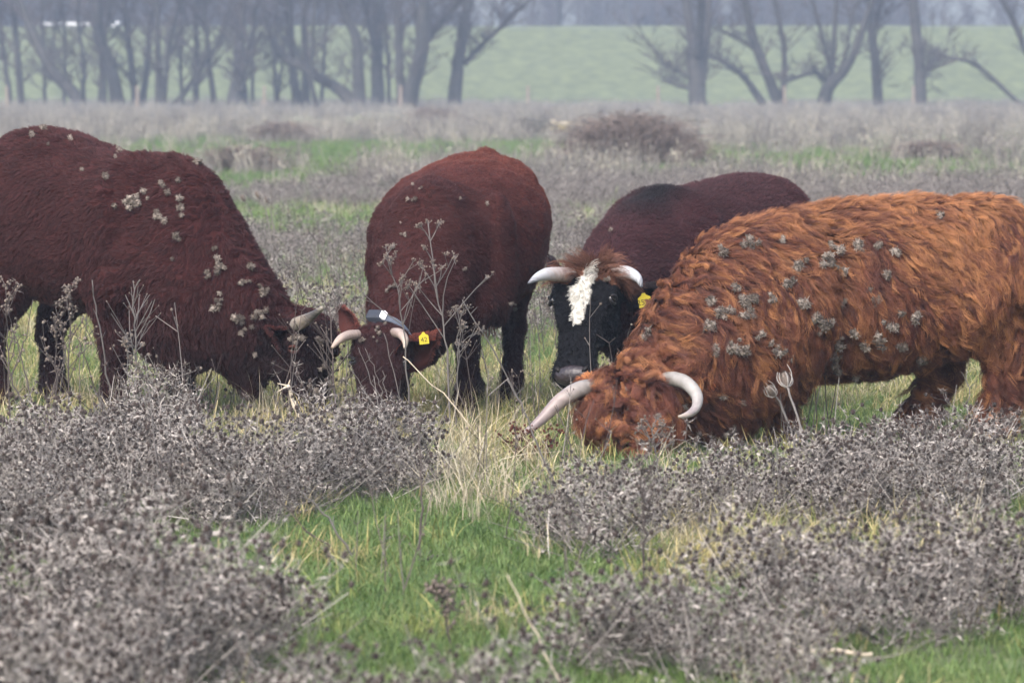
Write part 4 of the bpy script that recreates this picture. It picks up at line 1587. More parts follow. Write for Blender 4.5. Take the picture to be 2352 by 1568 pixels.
def weed(name, label, group, pts, style='bare', base_r=0.004, stem='dark_stem', head='umbel', d=None, seed=0, cat='dry weed'):
    rs = np.random.RandomState(seed)
    d = d or GD(pts[0][1])
    c = stalk_path(pts, d, None)
    o0 = c[0].copy()
    root = tag(empty(name, o0), label, cat, group)
    c = c - o0
    mb = MB()
    n = len(c)
    r = np.linspace(base_r, base_r * 0.45, n)
    mb.tube(c, r, 5)
    hb = MB()
    up = norm(c[-1] - c[-4])
    if style in ('umbel', 'seedy', 'twiggy'):
        lo = {'umbel': 0.5, 'seedy': 0.35, 'twiggy': 0.4}[style]
        L_ = np.linalg.norm(c[-1] - c[0])
        nb = {'umbel': 11, 'seedy': 16, 'twiggy': 10}[style]
        for b in range(nb):
            t = lo + (1 - lo) * (b + rs.rand()) / nb
            s0 = c[min(int(t * (n - 1)), n - 1)]
            a = norm(rdir(rs, 0) * np.array([1, .8, 1]) * 0.75 + up * rs.uniform(.7, 1.4))
            ln = L_ * (1.1 - t) * rs.uniform(.25, .55) + .03
            e = s0 + a * ln
            br = curve_pts(s0, e, .08, 4, rs)
            mb.tube(br, np.linspace(base_r * .5, base_r * .33, 4), 4, 0, False)
            if style == 'umbel':
                umbel(hb, e, a, .026, rs)
                if rs.rand() < .6:
                    e2 = br[2] + norm(a + rdir(rs)) * ln * .5
                    mb.tube([br[2], e2], [base_r * .35, base_r * .3], 3, 0, False)
                    umbel(hb, e2, a, .022, rs)
            elif style == 'seedy':
                for q in range(5):
                    p = br[rs.randint(1, 4)] + rs.randn(3) * .008
                    hb.ball(p, .0055 * rs.uniform(.7, 1.6), 1, seg=5, ring=3)
                    w = rdir(rs, rs.uniform(-.8, .6))
                    tq = norm(np.cross(w, rs.randn(3))) * .004
                    hb.tri([p + tq, p - tq, p + w * .03], 0)
            else:
                for q in range(2):
                    e2 = br[rs.randint(1, 4)] + norm(a + rdir(rs) * .9) * ln * .4
                    mb.tube([br[1], (br[1] + e2) / 2 + rs.randn(3) * .004, e2], [base_r * .32, base_r * .28, base_r * .22], 3, 0, False)
                    hb.ball(e2, .004, 1, seg=5, ring=3)
        if style == 'umbel':
            umbel(hb, c[-1], up, .026, rs)
    elif style == 'nodes':
        for t in (.3, .55, .75, .9):
            s0 = c[int(t * (n - 1))]
            e = s0 + norm(rdir(rs, .9)) * .05
            mb.tube([s0, e], [base_r * .4, base_r * .25], 3, 0, False)
    mb.build('stem', M[stem], root, True)
    if hb.f:
        tag(hb.build('seed_heads', [M[stem], M[head]], root), kind='stuff')
    return root


GW = 'dry weed stalks standing among the thistles'
WEEDS = [
    ('branched dry weed with seedy tips before the hind leg of the left maroon cow', [(131, 985), (128, 860), (127, 772), (128, 694)], 'seedy', .0045, 'dark_stem'),
    ('tall seedy weed just right of the hind leg of the left maroon cow', [(155, 990), (156, 900), (160, 757), (162, 653)], 'seedy', .0045, 'dark_stem'),
    ('bare grey stalk bending left across the near foreleg of the left maroon cow', [(258, 985), (250, 880), (238, 788), (226, 705), (217, 640)], 'nodes', .0055, 'grey_stem'),
    ('straight forked grey weed just right of the foreleg of the left maroon cow', [(305, 1000), (310, 890), (315, 788), (311, 736), (308, 643)], 'twiggy', .0055, 'grey_stem'),
    ('short seedy weed beside the forked grey weed at the maroon cow foreleg', [(297, 1000), (296, 870), (292, 777)], 'seedy', .004, 'grey_stem'),
    ('seed topped weed at the left picture edge before the cut off cow', [(24, 1010), (20, 860), (15, 740), (9, 655)], 'seedy', .0045, 'dark_stem'),
    ('long dark weed stem leaning left at the left picture edge', [(80, 1040), (62, 960), (30, 870), (-8, 800)], 'nodes', .006, 'dark_stem'),
    ('thin dark weed stem leaning left under the belly of the maroon cow', [(98, 1030), (75, 930), (50, 840), (22, 746)], 'nodes', .0045, 'dark_stem'),
    ('thin crossing weed leaning right under the belly of the maroon cow', [(-10, 960), (30, 850), (55, 780), (72, 690)], 'nodes', .004, 'dark_stem'),
    ('thin weed leaning left in the gap before the maroon cow foreleg', [(252, 990), (225, 900), (200, 810), (178, 745)], 'nodes', .0035, 'dark_stem'),
    ('blackish dead branch standing between the heads of the two red cows', [(772, 995), (766, 900), (761, 800), (754, 704)], 'twiggy', .006, 'dark_stem'),
    ('slim dark weed behind the nose of the left maroon cow', [(700, 800), (690, 720), (676, 640), (668, 590)], 'nodes', .004, 'dark_stem'),
    ('bare thin weed rising left of the neck of the collared cow', [(795, 800), (770, 700), (745, 610), (738, 570)], 'nodes', .004, 'dark_stem'),
    ('tall umbel topped weed covering the shoulder of the collared cow', [(1036, 1000), (1028, 860), (1022, 763), (1004, 674), (983, 515)], 'umbel', .006, 'grey_stem'),
    ('second umbel topped weed left of the tall one over the collared cow neck', [(942, 1005), (936, 880), (930, 763), (915, 665), (888, 590)], 'umbel', .005, 'grey_stem'),
    ('small umbel weed beside the ear tag of the collared cow', [(1046, 1000), (1050, 890), (1053, 800), (1060, 723)], 'umbel', .0045, 'grey_stem'),
    ('long grey stalk slanting left before the foreleg of the collared cow', [(1222, 985), (1199, 926), (1115, 776), (1062, 688)], 'nodes', .0055, 'grey_stem'),
    ('pale straw stalk slanting across the cheek of the collared cow', [(1118, 1025), (1085, 983), (1000, 890), (925, 820)], 'nodes', .0045, 'pale_stem'),
    ('bare shoot before the right eye of the collared cow', [(935, 1010), (930, 963), (912, 891), (881, 766)], 'nodes', .0035, 'grey_stem'),
    ('bare shoot before the forehead of the collared cow', [(900, 1010), (891, 948), (858, 883), (824, 797)], 'nodes', .0035, 'grey_stem'),
    ('leftmost bare shoot before the face of the collared cow', [(872, 1005), (859, 952), (828, 887), (803, 834)], 'nodes', .0035, 'grey_stem'),
    ('bare shoot before the nose bridge of the collared cow', [(884, 1010), (877, 922), (865, 860), (839, 799)], 'nodes', .003, 'grey_stem'),
    ('short bare shoot before the muzzle of the collared cow', [(915, 1015), (900, 940), (891, 918), (878, 852)], 'nodes', .003, 'grey_stem'),
    ('straight dark weed stem standing in the grass opening below the collared cow', [(967, 1285), (966, 1180), (966, 1080), (960, 960)], 'nodes', .005, 'dark_stem'),
    ('dark weed stem standing below the head of the orange highland cow', [(1480, 1350), (1478, 1240), (1474, 1150), (1468, 1070)], 'twiggy', .005, 'dark_stem'),
    ('thin black weed stem crossing the left horn of the orange highland cow', [(1338, 1125), (1330, 1091), (1295, 986), (1278, 932)], 'nodes', .004, 'dark_stem'),
    ('long grey weed stem slanting past the left horn tip of the highland cow', [(1285, 1150), (1252, 1057), (1220, 986), (1198, 932), (1164, 870)], 'nodes', .005, 'grey_stem'),
    ('dark slanting stem in the left thistle bed above the grass opening', [(795, 1285), (760, 1259), (670, 1184), (618, 1086)], 'nodes', .005, 'dark_stem'),
    ('grey slanting stem at the right end of the left thistle bed', [(832, 1300), (800, 1260), (745, 1180), (698, 1130)], 'nodes', .0055, 'grey_stem'),
    ('tall dark stem leaning left in the thistles at the left edge', [(88, 1215), (72, 1080), (60, 985), (48, 930)], 'nodes', .006, 'dark_stem'),
    ('second dark stem beside the tall one in the left edge thistles', [(118, 1200), (108, 1090), (92, 1010), (80, 960)], 'nodes', .005, 'dark_stem'),
    ('dark stem leaning left in the thistles at the right edge', [(2356, 1330), (2330, 1230), (2296, 1139)], 'nodes', .005, 'dark_stem'),
    ('thin weed before the far hind leg of the orange highland cow', [(2165, 1075), (2155, 1020), (2140, 980), (2128, 940)], 'nodes', .0035, 'grey_stem'),
    ('thin straight weed before the near hind leg of the orange highland cow', [(2228, 1080), (2226, 980), (2224, 900), (2222, 850)], 'nodes', .0035, 'grey_stem'),
    ('blurred pale grass stem rising from the bottom edge into the grass', [(1312, 1640), (1285, 1568), (1225, 1450), (1165, 1325)], 'bare', .004, 'pale_stem'),
    ('blurred dark weed stem at the bottom right of the grass opening', [(1035, 1500), (1028, 1440), (1020, 1380), (1015, 1345)], 'seedy', .004, 'dark_stem'),
    ('umbel weed in front of the muzzle of the orange highland cow', [(1520, 1140), (1512, 1080), (1505, 1030), (1500, 985)], 'umbel', .0045, 'grey_stem'),
    ('small dark weed right of the hind feet of the collared cow', [(1280, 820), (1276, 760), (1270, 700), (1268, 668)], 'seedy', .004, 'dark_stem'),
]
for i, (lb, pts, st, r, ms) in enumerate(WEEDS):
    weed('weed_stalk', lb, GW, pts, st, r, ms, seed=300 + i)

# teasels
def teasel(label, foot, pts, size, seed, d=None):
    rs = np.random.RandomState(seed)
    d = d or GD(foot[1])
    c = stalk_path([foot] + pts, d, None, 14, .002)
    o0 = c[0].copy()
    root = tag(empty('teasel', o0), label, 'teasel', 'dry teasels')
    c = c - o0
    mb = MB()
    mb.tube(c, np.linspace(.006, .004, 14), 6)
    for k in range(30):
        p = c[rs.randint(4, 14)]
        q = rdir(rs)
        t = np.array([0, 0, .0015])
        mb.tri([p + t, p - t, p + q * .011])
    mb.build('stem', M['stem'], root, True)
    ax = norm(c[-1] - c[-4])
    top = c[-1]
    hb = MB()
    u = norm(np.cross(ax, [.2, 1, .1]))
    v = np.cross(ax, u)
    hb.ball(top + ax * size * .5, (size * .27, size * .27, size * .5), 0, (u, v, ax), 10, 9)
    for k in range(240):
        z = rs.uniform(-.95, .95)
        a = rs.rand() * 6.28
        rr = math.sqrt(1 - z * z)
        o = u * math.cos(a) * rr + v * math.sin(a) * rr
        p = top + ax * size * .5 * (1 + z) + o * size * .25
        e = p + norm(o + ax * .35) * size * .17
        t = norm(np.cross(o, ax)) * size * .018
        hb.tri([p + t, p - t, e])
    hb.build('seed_head', M['umbel'], root)
    for k in range(7):
        bb = MB()
        a = k * .9 + rs.rand() * .4
        o = u * math.cos(a) + v * math.sin(a)
        ln = size * rs.uniform(.85, 1.35)
        pts_ = [top + o * size * .08, top + o * size * .38 + ax * ln * .22, top + o * size * .50 + ax * ln * .6, top + o * size * .36 + ax * ln]
        bb.tube(smooth_path(pts_, 8), np.linspace(.0026, .0009, 8), 4)
        bb.build('bract', M['bract'], root)


teasel('large dry teasel head with long curved bracts before the highland cow chest', (1866, 1240), [(1862, 1150), (1848, 1010), (1818, 915), (1812, 892)], .068, 1, 18.2)
teasel('smaller teasel head just left of the large one before the highland cow chest', (1838, 1225), [(1832, 1120), (1818, 1000), (1790, 925), (1777, 905)], .055, 2, 18.3)
teasel('leftmost of three distant teasel heads behind the left maroon cow', (596, 650), [(590, 560), (578, 490), (564, 462)], .062, 3)
teasel('middle one of three distant teasel heads behind the left maroon cow', (632, 655), [(622, 560), (612, 490), (598, 458)], .075, 4)
teasel('rightmost of three distant teasel heads behind the left maroon cow', (640, 650), [(634, 570), (626, 500), (617, 466)], .060, 5)


# broken stalks and sticks
def stick(name, label, pts, rads, m, foot_d=None, ends=None, lift=.02, cat='stick'):
    if foot_d:
        w = [P(x, y, foot_d) for x, y in pts]
    else:
        w = [G(x, y) + np.array([0, 0, lift]) for x, y in pts]
    c, r = smooth_path(w, 12, rads)
    mb = MB()
    o0 = c[0].copy()
    c = c - o0 + RS.randn(12, 3) * np.array([.004, .004, .003])
    mb.tube(c, r[:, 0], 7)
    rs = np.random.RandomState(int(abs(pts[0][0])))
    for k in range(5):
        q = c[rs.randint(2, 11)]
        mb.tube([q, q + norm(rs.randn(3) + np.array([0, 0, .5])) * .05], [r[3, 0] * .35, r[3, 0] * .2], 4)
    if ends:
        for e in ends:
            mb.tube([c[-1], c[-1] + np.array(e)], [r[-1, 0] * .6, .001], 4)
    o = mb.build(name, m, None, True)
    o.location = o0
    return tag(o, label, cat)


stick('broken_stalk', 'pale broken reed stalk with splintered top before the left maroon cow muzzle', [(703, 1025), (695, 985), (681, 940), (662, 885)], [.010, .010, .009, .009], M['pale_stem'], 20.9,
      [(-.05, 0, .012), (-.055, 0, -.03), (.01, 0, .03)], cat='stalk')
stick('fallen_branch', 'long dark twig lying on the thistles below the highland cow head', [(1350, 1126), (1420, 1140), (1500, 1152), (1592, 1142)], [.010, .009, .008, .006], M['stem'], 18.3)
stick('fallen_branch', 'long pale reed lying right of the dark twig in the thistles', [(1611, 1154), (1676, 1139), (1776, 1117), (1851, 1089)], [.012, .012, .011, .008], M['pale_stem'], 18.2)
stick('fallen_branch', 'short pale reed lying high in the thistles under the highland cow belly', [(1955, 1060), (2040, 1043), (2126, 1017)], [.010, .010, .008], M['pale_stem'], 18.6)
stick('fallen_branch', 'cut pale stick poking out of the blurred thistles at lower left', [(380, 1290), (440, 1255), (508, 1217)], [.008, .009, .010], M['bract'], 14.6)
stick('fallen_twig', 'short dark twig lying on the green grass opening', [(952, 1302), (1000, 1293), (1052, 1281)], [.006, .006, .004], M['dark_stem'])
stick('fallen_twig', 'thin forked twig lying at the right of the green grass opening', [(1010, 1366), (1070, 1358), (1128, 1352)], [.005, .005, .004], M['dark_stem'])
stick('fallen_twig', 'thin dark twig lying below the forked one on the grass', [(1120, 1408), (1200, 1412), (1280, 1405)], [.004, .004, .003], M['dark_stem'])
stick('fallen_twig', 'dark twig lying across the thistles at the middle right', [(1640, 1362), (1720, 1345), (1840, 1322), (1900, 1300)], [.007, .007, .005, .004], M['dark_stem'], 15.4)
stick('fallen_branch', 'pale splintered reed lying in the lower right grass', [(1790, 1545), (1880, 1535), (1998, 1541)], [.009, .009, .006], M['pale_stem'], None, None, .05)

# dark red dock by the horn tip
rs_ = np.random.RandomState(77)
dk = G(1215, 1075)
root = tag(empty('dock_plant', dk), 'collapsed dark red brown dock below the left horn tip of the highland cow', 'dry weed')
mb, hb = MB(), MB()
for k in range(7):
    e = np.array([rs_.uniform(-.16, .16), rs_.uniform(-.1, .1), rs_.uniform(.05, .20)])
    br = curve_pts((0, 0, 0), e, .2, 6, rs_)
    mb.tube(br, np.linspace(.004, .002, 6), 4)
    for q in range(45):
        p = br[rs_.randint(1, 6)] + rs_.randn(3) * .013
        hb.ball(p, .0055 * rs_.uniform(.6, 1.4), 0, seg=5, ring=3)
mb.build('stem', M['dark_stem'], root)
tag(hb.build('seed_heads', M['dock'], root), kind='stuff')

# thistle bushes that stand apart from the bed
BUSH = [
    ('lone dark thistle bush standing in the grass below the left horn of the highland cow', [(1330, 1290), (1400, 1300), (1455, 1285), (1350, 1240), (1430, 1235), (1385, 1265)], 0.68),
    ('tall pale thistle between the foreleg and brisket of the left maroon cow', [(350, 1030), (385, 1035), (365, 1020)], 0.85),
    ('thistle clump in the right grass just under the long pale tufts', [(1730, 1420), (1800, 1415), (1870, 1425), (1770, 1385), (1850, 1385)], 0.54),
    ('blurred thistle clump at the bottom centre right of the green opening', [(1400, 1545), (1480, 1550), (1560, 1545), (1640, 1535), (1520, 1510), (1440, 1500)], 0.54),
    ('thistle clump at the right edge above the lower right grass', [(2190, 1430), (2260, 1425), (2330, 1430), (2230, 1390), (2310, 1385)], 0.61),
    ('small low thistle tuft at the bottom right in the lit grass', [(1720, 1620), (1790, 1612)], 0.43),
    ('thistle clump hiding the muzzle of the orange highland cow', [(1480, 1225), (1560, 1230), (1640, 1200), (1530, 1215)], 0.6),
    ('thistle clump in front of the feet of the orange highland cow hind legs', [(2120, 1130), (2200, 1125), (2290, 1130), (2240, 1100)], 0.68),
    ('blurred thistle bush at the lower left with a dark hollow beside it', [(240, 1480), (320, 1500), (400, 1490), (300, 1440), (180, 1460)], 0.86),
]
for i, (lb, spots, k) in enumerate(BUSH):
    c0 = G(*spots[0])
    root = tag(empty('thistle_bush', (c0[0], c0[1], 0)), lb, 'thistle bush', 'thistle bushes standing apart')
    for j, (px, py) in enumerate(spots):
        o = tag(link('thistle', THISTLES[(i * 3 + j) % 8], root), kind='stuff')
        g = G(px, py) - np.array([c0[0], c0[1], 0])
        o.location = g
        o.rotation_euler = (RS.randn() * .12, RS.randn() * .12, RS.rand() * 6.28)
        q = k * RS.uniform(.85, 1.15)
        o.scale = (q, q, q)

# tussocks of long yellowing grass
TUS = [
    ('long yellow and green grass tussock in the middle of the right strip', (1650, 1290), 1.25, 'mixed'), ('orange tinged long grass tussock right of the middle one', (1770, 1280), 1.2, 'mixed'), ('long grass tussock at the far right under the thistles', (2180, 1300), 1.2, 'mixed'),
    ('big straw coloured tussock between the collared cow and the horn', (1080, 1110), .95, 'dry'), ('straw coloured tussock just below the big one', (1130, 1175), .9, 'dry'), ('yellow grass tussock at the top of the green opening', (760, 1290), 1.0, 'mixed'),
    ('yellow tussock in the middle of the green opening', (1190, 1440), .9, 'mixed'), ('yellow grass tussock at the lower edge of the green opening', (1010, 1470), .95, 'mixed'),
    ('long yellow tussock left of the lone dark thistle bush', (1530, 1345), 1.0, 'mixed'),
]
for i, (lb, (px, py), k, kind) in enumerate(TUS):
    g = G(px, py)
    root = tag(empty('grass_tussock', (g[0], g[1], 0)), lb, 'tussock', 'long grass tussocks')
    for j in range(7):
        o = tag(link('tuft', (MIXED if kind == 'mixed' else DRY)[(i + j) % 5], root), kind='stuff')
        o.location = (RS.randn() * .09, RS.randn() * .07, 0)
        o.rotation_euler = (RS.randn() * .2, RS.randn() * .2, RS.rand() * 6.28)
        q = k * RS.uniform(.8, 1.1)
        o.scale = (q, q, q)


# ------------------------------------------------------------------ far side: mound, log, fence posts, trees, wood, haze
def mound(label, px, py, w, h, n, seed):
    rs = np.random.RandomState(seed)
    g = G(px, py)
    mb = MB()
    for i in range(n):
        x, y = rs.uniform(-1, 1) * w / 2, rs.uniform(-.5, .5) * w * .6
        top = h * max(1 - (2 * x / w) ** 2, .05) ** .7 * rs.uniform(.55, 1.05)
        e = np.array([x + rs.randn() * .25, y + rs.randn() * .25, top])
        mid = np.array([x * .9 + rs.randn() * .1, y + rs.randn() * .1, top * .7])
        b = np.array([x * .8, y, -.03])
        q = e + np.array([rs.randn() * .25, rs.randn() * .2, -rs.uniform(-.1, .25)])
        mb.tube(smooth_path([b, mid, e, q], 6), np.linspace(.009, .004, 6), 3, 0, False)
        for k in range(5):
            p = b + (e - b) * rs.uniform(.4, 1.1)
            o = rdir(rs, rs.uniform(-.3, .8))
            s_ = norm(np.cross(o, rs.randn(3))) * .012
            mb.tri([p + s_, p - s_, p + o * rs.uniform(.06, .16)])
    o = mb.build('bramble_thicket', M['bramble'])
    o.location = (g[0], g[1], 0)
    tag(o, label, 'thicket', 'dark bramble thickets on the meadow')


mound('large rounded brown bramble thicket in the meadow right of the log', 1450, 388, 2.75, 1.02, 1500, 1)
mound('low dark bramble thicket far right behind the highland cow', 2135, 372, 1.1, .42, 420, 2)
mound('small dark bramble thicket above the back of the collared cow', 1000, 292, 2.4, .7, 350, 3)
mound('low brown bramble thicket behind the left maroon cow', 560, 402, .9, .5, 300, 4)
mound('dark bramble thicket above the rump of the left maroon cow', 640, 330, 1.3, .55, 320, 5)

# the fallen log
ld = GD(318)
root = tag(empty('fallen_log', P(1210, 318, ld)), 'old mossy fallen log with a broken end in the far meadow', 'log')
lo = np.array(root.location)
mb = MB()
c = smooth_path([P(1204, 288, ld) - lo, P(1240, 289, ld + .3) - lo, P(1290, 292, ld + .7) - lo, P(1335, 296, ld + 1.0) - lo], 16)
rg = []
for i in range(16):
    r = .235 - .006 * i + RS.randn() * .012
    a = np.linspace(0, 2 * math.pi, 12, endpoint=False)
    rg.append(c[i] + np.c_[RS.randn(12) * (.06 if i in (0, 15) else .01), np.cos(a) * r * (1 + RS.randn(12) * .06), np.sin(a) * r * (1 + RS.randn(12) * .06)])
mb.rings(rg)
mb.build('trunk', M['log'], root, True)
mb = MB()
mb.tube(smooth_path([P(1265, 285, ld + .4) - lo, P(1330, 289, ld + .7) - lo, P(1405, 296, ld + .9) - lo], 10), np.linspace(.11, .05, 10), 8)
mb.build('limb', M['log_pale'], root, True)
for px, py, r in ((1266, 298, .09), (1290, 295, .10), (1302, 299, .07), (1326, 303, .07)):
    mb = MB()
    mb.ball(P(px, py, ld + .25) - lo, (r * 1.5, .12, r * .7), 0)
    mb.build('lichen_patch', M['lichen'], root, True)

# fence posts
for px, side in ((-277, 0), (18, 0), (316, 0), (607, 0), (920, 0), (1213, 0), (1512, 0), (1803, 0), (2098, 0), (2392, 0)):
    if px < 0 or px > 2352:
        continue
    nb = {18: 'far left', 316: 'second from the left', 607: 'third from the left', 920: 'fourth from the left', 1213: 'above the log', 1512: 'just left of the thick pollard', 1803: 'between the two forked trees', 2098: 'beside the straight trunk'}[px]
    p = P(px, 262, 215)
    mb = MB()
    t = RS.randn() * .02
    mb.tube([(0, 0, -.1), (t * .3, 0, .5), (t, 0, 1.28), (t, 0, 1.36)], [.075, .072, .068, .05], 8)
    o = mb.build('fence_post', M['post'])
    o.location = (p[0], 215, 0)
    tag(o, 'weathered wooden fence post at the far field edge, ' + nb, 'fence post', 'fence posts along the far field edge')


# trees of the grove: every stem is traced as a real limb at the tree's own distance
def twigs(mb, stem, rad, rs, n, lmin, lmax, zmin):
    for _ in range(n):
        i = rs.randint(1, len(stem))
        p = stem[i]
        if p[2] < zmin:
            continue
        up = norm(stem[i] - stem[i - 1])
        a = norm(rdir(rs, 0) * .9 + up * rs.uniform(.3, 1.2) + np.array([0, 0, .25]))
        L_ = rs.uniform(lmin, lmax)
        br = curve_pts(p, p + a * L_ + np.array([0, 0, rs.uniform(-.1, .2)]) * L_, .12, 5, rs)
        r0 = min(rad[i] * .4, .05)
        mb.tube(br, np.linspace(r0, .014, 5), 4, 0, False)
        for _ in range(6):
            j = rs.randint(1, 5)
            q = br[j]
            b = norm(a + rdir(rs, .2) * 1.1)
            e = q + b * L_ * rs.uniform(.2, .5)
            mb.tube([q, (q + e) / 2 + rs.randn(3) * .03, e], [.015, .013, .010], 3, 0, False)
            for _ in range(3):
                e2 = q + (e - q) * rs.uniform(.3, 1) + norm(b + rdir(rs, .1)) * L_ * rs.uniform(.1, .25)
                mb.tube([q + (e - q) * .5, e2], [.012, .009], 3, 0, False)


def tree(label, d, stems, tw=26, seed=0, zmin=.9, group='bare trees in front of the dike', height=10.5):
    rs = np.random.RandomState(seed)
    s = FPX / d
    b = P(stems[0][0][0], stems[0][0][1], d)
    o0 = np.array([b[0], d, 0.0])
    root = tag(empty('bare_tree', o0), label, 'tree', group)
    cr = MB()
    for k, (x0, y0, x1, y1) in enumerate([]):
        pass
    for k, st in enumerate(stems):
        st = [q if len(q) == 3 else (*q, None) for q in st]
        w = [P(q[0], q[1], d) - o0 for q in st]
        r = [q[2] / 2 / s for q in st]
        if st[0][1] > 215:
            w[0] = np.array([w[0][0], 0, -.05])
            r[0] *= 1.12
        dd = rs.randn() * .5
        for i in range(len(w)):
            w[i][1] += dd * i
        if st[-1][1] <= 3:                    # goes on above the picture's edge
            t = norm(w[-1] - w[-2])
            z = w[-1][2]
            while w[-1][2] < height * rs.uniform(.75, 1.0) and len(w) < 14:
                t = norm(t + rs.randn(3) * .12 + np.array([0, 0, .12]))
                w.append(w[-1] + t * 1.3)
                r.append(max(r[-1] * .74, .02))
        c, rr = smooth_path(w, 5 * len(w), r)
        c[2:-1] += rs.randn(len(c) - 3, 3) * np.minimum(rr[2:-1], .12) * .12
        mb = MB()
        mb.tube(c, rr[:, 0], 9)
        mb.build('trunk' if k == 0 else 'limb', M['bark'], root, True)
        twigs(cr, c, rr[:, 0], rs, int(tw * 1.9), .7, 2.4, zmin)
    cr.build('crown', M['twig'], root)


